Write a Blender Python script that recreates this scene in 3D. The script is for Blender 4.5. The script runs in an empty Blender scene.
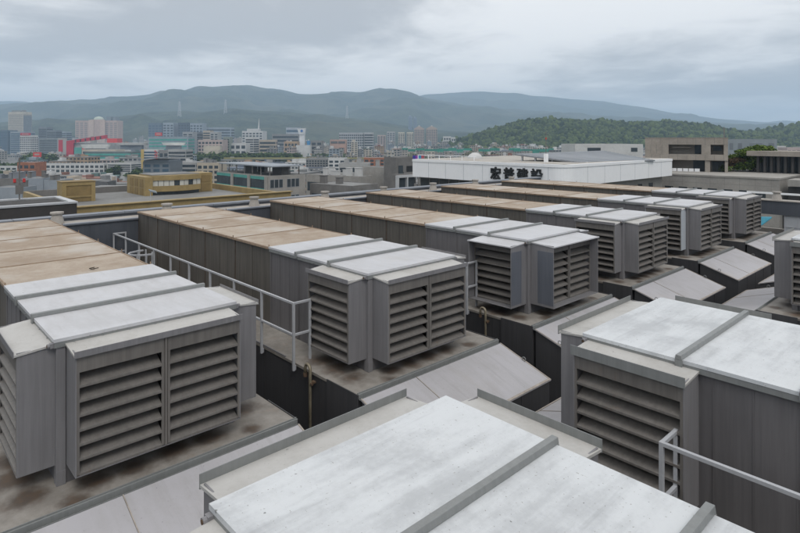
import bpy, math, random
import numpy as np
from mathutils import Vector, noise
from mathutils.bvhtree import BVHTree

random.seed(7)
S = bpy.context.scene
COL = S.collection
Z0 = 42.0                                   # height of the viewpoint above the city ground
F = 569.256                                 # focal length in pixels of an 800 px wide picture
HOR = 138.29                                # horizon row
YAW = math.radians(136.9456)
FW = Vector((math.cos(YAW), math.sin(YAW), 0))
RT = Vector((math.sin(YAW), -math.cos(YAW), 0))

# ------------------------------------------------------------------ points
def ray(px, py):
    return FW + RT * ((px - 400.0) / F) + Vector((0, 0, (HOR - py) / F))
def at_depth(px, py, D):
    return ray(px, py) * D                   # relative to the viewpoint
def at_plane(px, py, ax, val):
    d = ray(px, py); return d * (val / d[ax])

# ------------------------------------------------------------------ materials
MATS = {}
class NT:
    def __init__(s, m):
        m.use_nodes = True
        s.t = m.node_tree; s.n = s.t.nodes; s.n.clear(); s.l = s.t.links
    def new(s, typ, **kw):
        nd = s.n.new(typ)
        for k, v in kw.items(): setattr(nd, k, v)
        return nd
    def link(s, a, b): s.l.new(a, b)
    def math(s, op, a, b=None, clamp=False):
        nd = s.new('ShaderNodeMath', operation=op, use_clamp=clamp)
        for i, v in enumerate((a, b)):
            if v is None: continue
            if isinstance(v, (int, float)): nd.inputs[i].default_value = v
            else: s.link(v, nd.inputs[i])
        return nd.outputs[0]
    def ramp(s, fac, lo, hi):
        nd = s.new('ShaderNodeMapRange', interpolation_type='SMOOTHSTEP')
        nd.inputs['From Min'].default_value = lo; nd.inputs['From Max'].default_value = hi
        s.link(fac, nd.inputs['Value']); return nd.outputs['Result']
    def mix(s, fac, a, b, mode='MIX'):
        nd = s.new('ShaderNodeMix', data_type='RGBA', blend_type=mode)
        for i, v in ((0, fac), (6, a), (7, b)):
            if isinstance(v, (int, float)): nd.inputs[i].default_value = v
            elif isinstance(v, tuple): nd.inputs[i].default_value = (*v, 1)
            else: s.link(v, nd.inputs[i])
        return nd.outputs[2]
    def noise(s, vec, scale, detail=4, rough=.55, stretch=None, dist=0):
        if stretch:
            mp = s.new('ShaderNodeMapping'); mp.inputs['Scale'].default_value = stretch
            s.link(vec, mp.inputs['Vector']); vec = mp.outputs['Vector']
        nd = s.new('ShaderNodeTexNoise'); nd.inputs['Scale'].default_value = scale
        nd.inputs['Detail'].default_value = detail; nd.inputs['Roughness'].default_value = rough
        nd.inputs['Distortion'].default_value = dist
        s.link(vec, nd.inputs['Vector']); return nd.outputs['Fac']
    def coord(s):
        tc = s.new('ShaderNodeTexCoord'); oi = s.new('ShaderNodeObjectInfo')
        r = s.math('MULTIPLY', oi.outputs['Random'], 57.0)
        ad = s.new('ShaderNodeVectorMath', operation='ADD')
        s.link(tc.outputs['Object'], ad.inputs[0]); s.link(r, ad.inputs[1])
        s.obj = tc.outputs['Object']
        return ad.outputs[0]
    def out(s, col, rough=.5, metal=0, bump=None, bstr=.1, spec=.4):
        b = s.new('ShaderNodeBsdfPrincipled')
        if isinstance(col, tuple): b.inputs['Base Color'].default_value = (*col, 1)
        else: s.link(col, b.inputs['Base Color'])
        if isinstance(rough, (int, float)): b.inputs['Roughness'].default_value = rough
        else: s.link(rough, b.inputs['Roughness'])
        b.inputs['Metallic'].default_value = metal
        b.inputs['Specular IOR Level'].default_value = spec
        if bump is not None:
            bp = s.new('ShaderNodeBump'); bp.inputs['Strength'].default_value = bstr
            bp.inputs['Distance'].default_value = .02
            s.link(bump, bp.inputs['Height']); s.link(bp.outputs[0], b.inputs['Normal'])
        o = s.new('ShaderNodeOutputMaterial'); s.link(b.outputs[0], o.inputs[0])

def newmat(name):
    m = bpy.data.materials.new(name); MATS[name] = m
    return m, NT(m)

def plain(name, col, rough=.6, var=.12, scale=1.5, metal=0, spec=.4):
    """A base colour broken up by two sizes of blotches."""
    if name in MATS: return MATS[name]
    m, t = newmat(name); v = t.coord()
    n = t.noise(v, scale, 6); n2 = t.noise(v, scale * 9, 3)
    f = t.math('ADD', t.math('MULTIPLY', n, .7), t.math('MULTIPLY', n2, .3))
    c = t.mix(t.ramp(f, .3, .7), tuple(x * (1 - var) for x in col), tuple(min(1, x * (1 + var)) for x in col))
    t.out(c, rough, metal, spec=spec)
    return m

def wall_metal(name, col, streak=.16, rust=.0, rough=.45, dirt=(.10, .085, .07)):
    """Painted sheet metal with rain streaks running down and a dirty lower part of its own."""
    if name in MATS: return MATS[name]
    m, t = newmat(name); v = t.coord()
    st = t.noise(v, 5, 5, .65, (2.2, 2.2, .10))
    st2 = t.noise(v, 24, 3, .6, (1.5, 1.5, .05))
    bl = t.noise(v, .9, 5)
    f = t.math('ADD', t.math('MULTIPLY', st, .5), t.math('ADD', t.math('MULTIPLY', st2, .2), t.math('MULTIPLY', bl, .3)))
    c = t.mix(t.ramp(f, .34, .66), tuple(x * (1 - streak) for x in col), tuple(x * (1 + streak) for x in col))
    d = t.ramp(t.math('ADD', t.math('MULTIPLY', st, .55), t.math('MULTIPLY', bl, .45)), .56, .72)
    c = t.mix(t.math('MULTIPLY', d, .35), c, dirt)
    if rust:
        r = t.ramp(t.noise(v, 3.2, 8, .7), .60, .72)
        c = t.mix(t.math('MULTIPLY', r, rust), c, (.16, .085, .045))
    wv = t.noise(v, 1.1, 2, .4, (1, 1, .55))
    t.out(c, t.math('ADD', t.math('MULTIPLY', bl, .25), rough - .12), 0, t.math('ADD', t.math('MULTIPLY', wv, 2.2), t.math('MULTIPLY', st2, .10)), .22)
    return m

def roof_sheet(name, col, dirt, speck=.5, smear=(1, 1, 1), rough=.42, amount=.5):
    """White painted sheet roofing: smears, dull blotches, specks of dirt."""
    m, t = newmat(name); v = t.coord()
    bl = t.noise(v, .8, 7, .62, None, .6)
    sm = t.noise(v, 2.0, 6, .6, smear)
    fine = t.noise(v, 16, 4, .7)
    f = t.math('ADD', t.math('MULTIPLY', bl, .5), t.math('ADD', t.math('MULTIPLY', sm, .35), t.math('MULTIPLY', fine, .15)))
    c = t.mix(t.math('MULTIPLY', t.ramp(f, .42, .62), amount), col, dirt)
    tr = t.ramp(t.noise(v, 3.5, 5, .65, tuple(.12 + x * .5 if x > 1 else x * .35 for x in smear)), .55, .74)
    c = t.mix(t.math('MULTIPLY', tr, amount * .45), c, tuple(x * .62 for x in dirt))
    br = t.ramp(t.noise(v, .55, 4, .5), .60, .80)
    c = t.mix(t.math('MULTIPLY', br, .42), c, (.42, .38, .33))
    sp = t.ramp(t.noise(v, 42, 2, .5), .68, .76)
    c = t.mix(t.math('MULTIPLY', sp, speck), c, (.16, .14, .12))
    sp2 = t.ramp(t.noise(v, 17, 2, .4), .745, .785)
    c = t.mix(t.math('MULTIPLY', sp2, speck), c, (.10, .095, .09))
    rg = t.math('ADD', t.math('MULTIPLY', bl, .3), rough - .1)
    oc = t.noise(v, 1.5, 2, .4)
    t.out(c, rg, 0, t.math('ADD', t.math('MULTIPLY', oc, 2.5), t.math('MULTIPLY', fine, .12)), .20)
    return m

def rust_lid(name):
    m, t = newmat(name); v = t.coord()
    a = t.noise(v, .7, 6, .6, (1, .4, 1)); b = t.noise(v, 3, 7, .7); c2 = t.noise(v, 18, 4, .7)
    f = t.math('ADD', t.math('MULTIPLY', a, .55), t.math('ADD', t.math('MULTIPLY', b, .3), t.math('MULTIPLY', c2, .15)))
    c = t.mix(t.ramp(f, .36, .62), (.415, .352, .285), (.285, .218, .158))
    gr = t.ramp(t.noise(v, .6, 4), .48, .66)
    c = t.mix(t.math('MULTIPLY', gr, .6), c, (.46, .43, .39))
    d = t.ramp(t.noise(v, 9, 5, .75), .63, .74)
    c = t.mix(t.math('MULTIPLY', d, .45), c, (.24, .14, .08))
    t.out(c, .75, 0, c2, .08)
    return m

def stained_platform(name, spots):
    m, t = newmat(name); v = t.coord(); o = t.obj
    a = t.noise(v, .8, 6, .6); b = t.noise(v, 5, 6, .7)
    f = t.math('ADD', t.math('MULTIPLY', a, .6), t.math('MULTIPLY', b, .4))
    c = t.mix(t.ramp(f, .35, .65), (.200, .183, .162), (.310, .288, .260))
    wob = t.noise(v, 2.2, 6, .65)
    tot = None
    for (x, y, r) in spots:
        d = t.new('ShaderNodeVectorMath', operation='DISTANCE'); d.inputs[1].default_value = (x, y, 0)
        t.link(o, d.inputs[0])
        k = t.math('ADD', t.math('DIVIDE', d.outputs['Value'], r), t.math('MULTIPLY', t.math('SUBTRACT', wob, .5), 1.9))
        e = t.math('SUBTRACT', 1.0, t.ramp(k, .25, 1.30))
        tot = e if tot is None else t.math('MAXIMUM', tot, e)
    ring = t.mix(t.ramp(b, .35, .6), (.085, .050, .028), (.050, .034, .024))
    c = t.mix(t.math('MULTIPLY', tot, .82), c, ring)
    rr = t.ramp(t.noise(v, 1.3, 7, .7), .54, .70)
    c = t.mix(t.math('MULTIPLY', rr, .28), c, (.22, .15, .10))
    t.out(c, .6, 0, b, .06)
    return m

def foliage(name, a, b, scale=.35):
    m, t = newmat(name)
    tc = t.new('ShaderNodeTexCoord'); oi = t.new('ShaderNodeObjectInfo')
    ge = t.new('ShaderNodeNewGeometry')
    n = t.noise(tc.outputs['Object'], scale, 4, .6)
    f = t.math('ADD', t.math('MULTIPLY', n, .5), t.math('MULTIPLY', ge.outputs['Random Per Island'], .5))
    c = t.mix(t.ramp(f, .25, .75), a, b)
    t.out(c, .8, 0, spec=.15)
    return m

# ------------------------------------------------------------------ meshes
class MB:
    def __init__(s): s.v = []; s.f = []; s.m = []
    def add(s, vs, fs, m=0):
        b = len(s.v); s.v += [tuple(p) for p in vs]
        for f in fs: s.f.append([b + i for i in f]); s.m.append(m)
        return s
    def box(s, x0, x1, y0, y1, z0, z1, m=0):
        vs = [(x, y, z) for z in (z0, z1) for y in (y0, y1) for x in (x0, x1)]
        return s.add(vs, [(0, 2, 3, 1), (4, 5, 7, 6), (0, 1, 5, 4), (2, 6, 7, 3), (0, 4, 6, 2), (1, 3, 7, 5)], m)
    def hexa(s, p, m=0):                     # 4 bottom points, 4 top points, each counter-clockwise from above
        return s.add(p, [(3, 2, 1, 0), (4, 5, 6, 7), (0, 1, 5, 4), (1, 2, 6, 5), (2, 3, 7, 6), (3, 0, 4, 7)], m)
    def extr(s, pts, axis, a, b, m=0):       # convex profile pushed along an axis
        n = len(pts)
        def mk(p, c): return {0: (c, p[0], p[1]), 1: (p[0], c, p[1]), 2: (p[0], p[1], c)}[axis]
        vs = [mk(p, a) for p in pts] + [mk(p, b) for p in pts]
        fs = [tuple(range(n)), tuple(range(2 * n - 1, n - 1, -1))]
        fs += [(i, i + n, (i + 1) % n + n, (i + 1) % n) for i in range(n)]
        return s.add(vs, fs, m)
    def bar(s, a, b, w, h=None, m=0):        # square bar between two points
        a = Vector(a); b = Vector(b); h = h or w
        d = (b - a).normalized()
        u = d.cross(Vector((0, 0, 1)))
        if u.length < 1e-4: u = Vector((1, 0, 0))
        u.normalize(); q = u.cross(d)
        o = [(-1, -1), (1, -1), (1, 1), (-1, 1)]
        vs = [p + u * (i * w / 2) + q * (j * h / 2) for p in (a, b) for i, j in o]
        return s.add(vs, [(3, 2, 1, 0), (4, 5, 6, 7), (0, 1, 5, 4), (1, 2, 6, 5), (2, 3, 7, 6), (3, 0, 4, 7)], m)
    def tube(s, path, r, n=8, m=0, closed=False, r2=None):
        P = [Vector(p) for p in path]; k = len(P); rings = []
        for i, p in enumerate(P):
            d = (P[(i + 1) % k] - P[i - 1]) if closed else (P[min(i + 1, k - 1)] - P[max(i - 1, 0)])
            d.normalize()
            u = d.cross(Vector((0, 0, 1)) if abs(d.z) < .9 else Vector((1, 0, 0))).normalized(); q = u.cross(d)
            rr = r if r2 is None else r + (r2 - r) * i / (k - 1)
            rings.append([p + u * (rr * math.cos(t)) + q * (rr * math.sin(t)) for t in (2 * math.pi * j / n for j in range(n))])
        vs = [p for g in rings for p in g]; fs = []
        for i in range(k if closed else k - 1):
            for j in range(n):
                a = i * n; b = ((i + 1) % k) * n
                fs.append((a + j, a + (j + 1) % n, b + (j + 1) % n, b + j))
        if not closed:
            fs.append(tuple(range(n - 1, -1, -1))); fs.append(tuple((k - 1) * n + j for j in range(n)))
        return s.add(vs, fs, m)
    def build(s, name, mats, parent=None, off=None, smooth=False, bevel=0):
        me = bpy.data.meshes.new(name)
        v = s.v
        if off is not None: v = [(a - off[0], b - off[1], c - off[2]) for a, b, c in v]
        me.from_pydata(v, [], s.f)
        if not isinstance(mats, (list, tuple)): mats = [mats]
        for q in mats: me.materials.append(q)
        me.polygons.foreach_set('material_index', s.m)
        if smooth: me.polygons.foreach_set('use_smooth', [True] * len(s.f))
        me.update()
        o = bpy.data.objects.new(name, me); COL.objects.link(o)
        if parent is not None: o.parent = parent
        if bevel:
            b = o.modifiers.new('bevel', 'BEVEL'); b.width = bevel; b.segments = 2; b.limit_method = 'ANGLE'
        return o

def tag(o, label, cat, group=None, kind=None):
    if label: o['label'] = label
    if cat: o['category'] = cat
    if group: o['group'] = group
    if kind: o['kind'] = kind
    return o
def thing(name, label, cat, loc=(0, 0, 0), rz=0, group=None):
    """Empty at a thing's base; loc is relative to the viewpoint height."""
    o = bpy.data.objects.new(name, None); COL.objects.link(o)
    o.empty_display_size = .3
    o.location = (loc[0], loc[1], loc[2] + Z0); o.rotation_euler = (0, 0, rz)
    return tag(o, label, cat, group)
def single(name, mb, mats, label, cat, loc, group=None, rz=0, **kw):
    """A thing that is one mesh; its points are given relative to loc."""
    o = mb.build(name, mats, None, **kw)
    o.location = (loc[0], loc[1], loc[2] + Z0); o.rotation_euler = (0, 0, rz)
    return tag(o, label, cat, group)
def dup(root, loc, rz=0, label=None, group=None):
    def rec(o, par):
        c = o.copy(); COL.objects.link(c)
        if par is not None: c.parent = par
        for ch in list(o.children):
            if ch.name in S.objects: rec(ch, c)
        return c
    r = rec(root, None)
    r.location = (loc[0], loc[1], loc[2] + Z0); r.rotation_euler = (0, 0, rz)
    if label: r['label'] = label
    if group: r['group'] = group
    return r
HAZE_D, HAZE_C = 1.5e-4, (.60, .79, 1.0)
CLOUD_D, CLOUD_L, CLOUD_Z, CLOUD_S = (.56, .568, .585), (1.10, 1.09, 1.08), .45, 8.8
SUN_E, EXPO = 1.2, 0.03
# ================================================================== OUR ROOF
ZP = -5.183                                  # top of the platforms
DECK = -7.6
XF = -9.7005; W = 2.808; H = 2.2
YN = [2.063, 8.101, 14.231, 20.268, 26.389, 32.647]

M_WALL = wall_metal('casing_paint', (.138, .133, .137), .15)
M_HOOD = wall_metal('hood_paint', (.198, .193, .199), .13)
M_LOUV = wall_metal('louvre_paint', (.152, .141, .130), .18, .3, .5)
M_TRIM = wall_metal('trim_paint', (.205, .212, .208), .10, .0, .4)
M_LIGHT = wall_metal('light_paint', (.36, .36, .38), .08, .0, .4)
M_BLUE = wall_metal('blue_primer', (.118, .128, .150), .12)
M_TOP = roof_sheet('white_roof_sheet', (.51, .51, .525), (.36, .352, .345), .5, (.5, 3, 1), .40, .42)
M_TOPF = roof_sheet('worn_white_roof_sheet', (.575, .592, .602), (.36, .37, .38), .75, (3.0, .35, 1), .36, .70)
M_CREAM = roof_sheet('cream_hood_sheet', (.45, .44, .42), (.34, .325, .30), .5, (1, 1, 1), .5, .6)
M_SLOPE = roof_sheet('lilac_slope_sheet', (.405, .395, .41), (.32, .305, .30), .35, (.3, 3, 1), .40, .5)
M_LID = rust_lid('rusted_lid')
M_RUSTE = plain('rust_edge', (.275, .20, .14), .8, .3, 5)
M_DUCT = wall_metal('weathered_duct', (.100, .092, .081), .28, .28, .6)
M_SEAM = plain('dark_seam', (.075, .056, .043), .8, .3, 4)
M_DARK = plain('inside_shade', (.015, .015, .015), .8)  # near-black colour stands in for shade inside hoods and openings
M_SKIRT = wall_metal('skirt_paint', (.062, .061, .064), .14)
M_RAIL = plain('rail_paint', (.42, .43, .45), .4, .08, 3)
M_BRASS = plain('old_brass', (.27, .235, .17), .5, .25, 9, .3)
M_SLATE = wall_metal('slate_panel', (.075, .083, .098), .14)
M_SLATEC = plain('slate_coping', (.17, .185, .21), .45, .10, 2)
M_CONC = plain('pale_concrete', (.34, .315, .285), .85, .16, 1.2)
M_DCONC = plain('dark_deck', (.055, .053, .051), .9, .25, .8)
M_RUSTM = plain('rusty_steel', (.13, .085, .055), .75, .4, 8, .3)

spots = [(.28, .45, .30), (.30, 1.02, .30), (.24, 1.62, .32), (.26, 2.25, .30), (.62, .10, .26), (.02, -.42, .30), (-.65, -.45, .42), (-1.25, -.40, .36),
         (-.3, 3.25, .35), (-1.0, 3.2, .35), (.45, 2.95, .20)]
M_SEAML = plain('stained_seam', (.34, .30, .26), .7, .25, 4)
M_PLAT = stained_platform('stained_platform', spots)

def louvre(fr, u0, u1, z0, z1, n, head, flip=False):
    """Frame and n sloping blades between u0 and u1; fr(u, w, z) maps across / outward / up to a point."""
    m = MB()
    def bx(u0, u1, w0, w1, z0, z1, mi=0):
        p = [fr(u, w, z) for z in (z0, z1) for u, w in ((u0, w0), (u1, w0), (u1, w1), (u0, w1))]
        if flip: p = [p[i] for i in (3, 2, 1, 0, 7, 6, 5, 4)]
        m.hexa(p, mi)
    bx(u0, u1, -.02, -.004, z1 - head, z1)                                 # blank band over the blades
    bx(u0, u0 + .035, -.03, .0, z0, z1 - head); bx(u1 - .035, u1, -.03, .0, z0, z1 - head)
    pit = (z1 - head - z0) / n
    for i in range(n):
        a = z0 + i * pit
        pr = [(-.012, a + .012), (-.022, a), (-.012, a), (-.205, a + pit * 1.03), (-.195, a + pit * 1.03)]
        prof = [(.0, a - .012), (.0, a + .020), (-.290, a + pit * .76), (-.302, a + pit * .75), (-.012, a + .008), (-.012, a - .012)]
        vs = [fr(u, w, z) for u in (u0 + .035, u1 - .035) for w, z in prof]
        k = len(prof)
        fs = [tuple(range(k)), tuple(range(2 * k - 1, k - 1, -1))] + [(j, j + k, (j + 1) % k + k, (j + 1) % k) for j in range(k)]
        if flip: fs = [tuple(reversed(f)) for f in fs]
        m.add(vs, fs, 0)
    return m

def make_unit(label, group, top, deep=0.0, duct=True, fin=False):
    t = thing('ventilation_unit', label, 'ventilation unit', (0, 0, 0), 0, group)
    # painted end section -------------------------------------------------
    m = MB(); L = 4.193; xs = (-2.832, -1.3955)
    m.box(-L, 0, 0, W, .0, H - .05)
    for x in (-L + .03, xs[0], xs[1]):
        for y0, y1 in ((-.014, -.001), (W + .001, W + .014)): m.box(x - .035, x + .035, y0, y1, .02, H - .06)
    for x in [-L + .03 + .47 * k for k in range(1, 9)]:
        for y0, y1 in ((-.006, -.001), (W + .001, W + .006)): m.box(x - .008, x + .008, y0, y1, .02, H - .06)
    m.build('casing', M_WALL, t)
    for y0, y1, in ((-.02, .105), (W - .105, W + .02)):
        m = MB(); m.box(.001, .026, y0, y1, .002, H - .10)
        yy = (y0 - .0, y0 + .02) if y0 < 1 else (y1 - .02, y1)
        m.box(-.12, .0, yy[0], yy[1], .002, H - .10)
        m.box(.027, .034, y0 - .002, y1 + .002, .0, .22)
        m.build('corner_post', M_HOOD, t, bevel=.004)
    edges = [-L - .02, xs[0], xs[1], .05]
    for a, b in zip(edges[:-1], edges[1:]):
        m = MB(); nx, ny = 6, 6                                              # each sheet sags a little between its ribs
        X = [a + (b - a) * i / nx for i in range(nx + 1)]; Y = [-.055 + (W + .11) * j / ny for j in range(ny + 1)]
        vs = [(x, y, H + .0 - .018 * math.sin(math.pi * i / nx) * math.sin(math.pi * j / ny) * (1 + .4 * math.sin(3 * j + i)))
              for i, x in enumerate(X) for j, y in enumerate(Y)]
        g = ny + 1
        m.add(vs, [(i * g + j, (i + 1) * g + j, (i + 1) * g + j + 1, i * g + j + 1) for i in range(nx) for j in range(ny)])
        lo = [(x, y, H - .05) for x, y in ((a, Y[0]), (b, Y[0]), (b, Y[-1]), (a, Y[-1]))]
        hi = [(x, y, H) for x, y in ((a, Y[0]), (b, Y[0]), (b, Y[-1]), (a, Y[-1]))]
        m.add(lo + hi, [(3, 2, 1, 0), (0, 1, 5, 4), (1, 2, 6, 5), (2, 3, 7, 6), (3, 0, 4, 7)])
        m.build('roof_sheet', top, t)
    m = MB()                                                                # dark drip edge right under the sheets
    for y0, y1 in ((-.050, -.02), (W + .02, W + .050)): m.box(-L, .04, y0, y1, H - .13, H - .052)
    m.box(.02, .045, -.05, W + .05, H - .135, H - .052)
    for k in range(7):
        m.box(.045, .058, .2 + k * .4, .225 + k * .4, H - .105, H - .08)
        m.box(-.4 - k * .55, -.375 - k * .55, -.063, -.05, H - .105, H - .08)
    m.build('roof_edge', M_TRIM, t)
    for x in xs:
        m = MB(); m.extr([(x - .046, H + .002), (x + .046, H + .002), (x + .036, H + .064), (x - .036, H + .064)], 1, -.085, W + .085)
        m.box(x - .05, x + .05, -.083, -.056, H - .10, H + .0); m.box(x - .05, x + .05, W + .056, W + .083, H - .10, H + .0)
        m.build('roof_rib', M_TRIM, t, bevel=.005)
    for y, s in ((-.05, -1), (W + .05, 1)):
        m = MB(); m.box(-.035, .035, min(y, y + s * .05), max(y, y + s * .05), H - .13, H - .06)
        m.tube([(.0, y + s * .03, H - .095), (.0, y + s * .085, H - .095)], .034, 10)
        m.tube([(.0, y + s * .082, H - .095), (.0, y + s * .09, H - .095)], .022, 8, 1)
        m.build('lifting_lug', [M_HOOD, M_RUSTM], t, smooth=False)
    # hoods ----------------------------------------------------------------
    def hood(name, fr, u0, u1, dep, zt, flip, double, dp):
        m = MB()
        def bx(a, b, w0, w1, z0, z1, mi=0, dz=0):
            p = [fr(u, w, z) for z in (z0, z1) for u, w in ((a, w0), (b, w0), (b, w1), (a, w1))]
            if dz: p = [(q[0], q[1], q[2] - (dz if i % 4 in (2, 3) else 0)) for i, q in enumerate(p)]
            if flip: p = [p[i] for i in (3, 2, 1, 0, 7, 6, 5, 4)]
            m.hexa(p, mi)
        e = dep + dp
        bx(u0, u0 + .02, .002, e, .30, zt - .03); bx(u1 - .02, u1, .002, e, .30, zt - .03)        # cheeks
        bx(u0, u1, .002, e, .285, .299)                                                          # floor
        if dp:
            for a, b in ((u0 - .006, u0 - .001), (u1 + .001, u1 + .006)): bx(a, b, .26, e - .01, .36, zt - .22, 1)
        r = m.build(name, [M_HOOD, M_BLUE], t, bevel=.004)
        m = MB()
        bx(u0 - .02, u1 + .02, .003, e + .035, zt - .03, zt, 0, .05)
        m.build('hood_roof', M_CREAM if not dp else M_TOP, r)
        m = MB()
        if not dp:
            bx(u0 - .022, u1 + .022, e + .036, e + .045, zt - (.095 if fin else .09), zt + (.045 if fin else .004))
            m.build('drip_lip', M_TRIM if fin else M_HOOD, r)
        def sub(u, w, z): return fr(u, dep + w, z)
        zl = zt - .085
        if double:
            c = (u0 + u1) / 2
            for a, b in ((u0 + .02, c - .03), (c + .03, u1 - .02)):
                louvre(sub, a, b, .315, zl, 7, .235, flip).build('louvre_panel', M_LOUV, r)
            m = MB(); bx(c - .029, c + .029, dep - .09, dep - .012, .31, zl); bx(c - .016, c + .016, dep - .0119, dep + .012, .31, zl); m.build('mullion', M_LOUV, r)
        else:
            louvre(sub, u0 + .02, u1 - .02, .315, zl, 7, .215, flip).build('louvre_panel', M_LOUV, r)
        m = MB(); bx(u0 + .03, u1 - .03, .004, .012, .31, zt - .1); m.build('shade_plate', M_DARK, r)  # added sheet over the casing, painted near-black as shade between the blades
    hood('front_hood', lambda u, w, z: (w, u, z), .114, W - .114, .53, H - .085, True, True, deep)
    hood('side_hood', lambda u, w, z: (u, -w, z), -1.6345, -.05, .505, H - .085, True, False, deep)
    hood('side_hood', lambda u, w, z: (u, W + w, z), -1.6345, -.05, .505, H - .085, False, False, deep)
    # long weathered duct behind --------------------------------------------
    if duct:
        D0, D1, n = -14.75, -L - .012, 5
        p = (D1 - D0) / n
        m = MB(); m.box(D0, D1, .03, W - .03, .0, H - .085)
        for k in range(2 * n + 1):
            x = D0 + k * p / 2; hw = .026 if k % 2 == 0 else .008
            x0, x1 = max(D0, x - hw), min(D1, x + hw)
            for y0, y1 in ((.018, .029), (W - .029, W - .018)): m.box(x0, x1, y0, y1, .0, H - .087, 1 if k % 2 == 0 else 0)
        m.build('weathered_duct', [M_DUCT, M_SEAM], t)
        for k in range(n):
            a, b = D0 + k * p + .004, D0 + (k + 1) * p - .004
            m = MB(); nx = 6; ny = 6
            X = [a + (b - a) * i / nx for i in range(nx + 1)]; Y = [-.03 + (W + .06) * j / ny for j in range(ny + 1)]
            g = ny + 1
            m.add([(x, y, H - .03 - .02 * math.sin(math.pi * j / ny) * math.sin(math.pi * i / nx)) for i, x in enumerate(X) for j, y in enumerate(Y)],
                  [(i * g + j, (i + 1) * g + j, (i + 1) * g + j + 1, i * g + j + 1) for i in range(nx) for j in range(ny)])
            q = [(x, y, z) for z in (H - .084, H - .03) for x, y in ((a, Y[0]), (b, Y[0]), (b, Y[-1]), (a, Y[-1]))]
            m.add(q, [(3, 2, 1, 0), (0, 1, 5, 4), (1, 2, 6, 5), (2, 3, 7, 6), (3, 0, 4, 7)], 1)
            lid = m.build('duct_lid', [M_LID, M_RUSTE], t)
            m = MB()
            for x in (a + .022, b - .022): m.box(x - .006, x + .006, .0, W, H - .034, H - .020)
            for y in (-.02, W - .01): m.box(a, b, y, y + .03, H - .029, H - .018)
            for y in (-.03, W + .03): m.box(b - .03, b - .005, y - .010, y + .010, H - .03, H + .05)
            m.build('lid_seam', M_RUSTE, lid)
    return t

G_N = 'louvred ventilation units in the far row'
NL = ['nearest louvred ventilation unit at the left edge, brown lids and white roof seen from above',
      'ventilation unit second from the left in the far row, right behind the long grey handrail',
      'ventilation unit third in the far row, with deeper hoods and blue-grey painted cheeks',
      'ventilation unit fourth in the far row, just beyond the one with blue-grey cheeks',
      'fifth ventilation unit of the far row, a bright cheek on its side hood',
      'farthest ventilation unit of the far row, under the dark roof beam on the right']
U1 = make_unit(NL[0], G_N, M_TOP)
U3 = make_unit(NL[2], G_N, M_TOP, deep=.26)
U1.location = (XF, YN[0], ZP + Z0); U3.location = (XF, YN[2], ZP + Z0)
for i in (1, 3, 4, 5): dup(U1, (XF, YN[i], ZP), 0, NL[i])
G_F = 'louvred ventilation units in the near row'
ZF = -5.237
FL = ['foreground ventilation unit at the bottom edge, its broad worn white roof nearest of all',
      'ventilation unit right of centre facing away, dark side louvres behind a grey handrail',
      'ventilation unit cut off by the right edge, only its end hood and louvres showing']
V1 = make_unit(FL[0], G_F, M_TOPF, fin=True)
YFU = [2.126, 8.201, 20.622, 26.67]
V1.location = (-4.496, YFU[0] + W, ZF + Z0); V1.rotation_euler = (0, 0, math.pi)
dup(V1, (-4.496, YFU[1] + W, ZF), math.pi, FL[1]); dup(V1, (-4.496, YFU[2] + W, ZF), math.pi, FL[2])

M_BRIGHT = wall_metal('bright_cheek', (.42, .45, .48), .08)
for o in list(COL.objects):
    if o.get('label') == NL[4]: N5 = o
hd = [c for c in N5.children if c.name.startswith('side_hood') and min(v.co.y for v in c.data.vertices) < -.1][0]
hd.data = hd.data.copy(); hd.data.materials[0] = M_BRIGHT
p = at_plane(91, 269.5, 2, ZP + H - .025)
m = MB(); m.tube([(-.12, .10, .015), (-.05, -.02, .02), (.04, .0, .015), (.07, .14, .03)], .011, 6); m.tube([(.04, 0, .015), (.10, .05, .02)], .008, 5)
single('twig', m, plain('dead_wood', (.05, .04, .03), .9), 'small dark twig lying on the brown lid of the nearest unit', 'twig', tuple(p))
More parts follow.
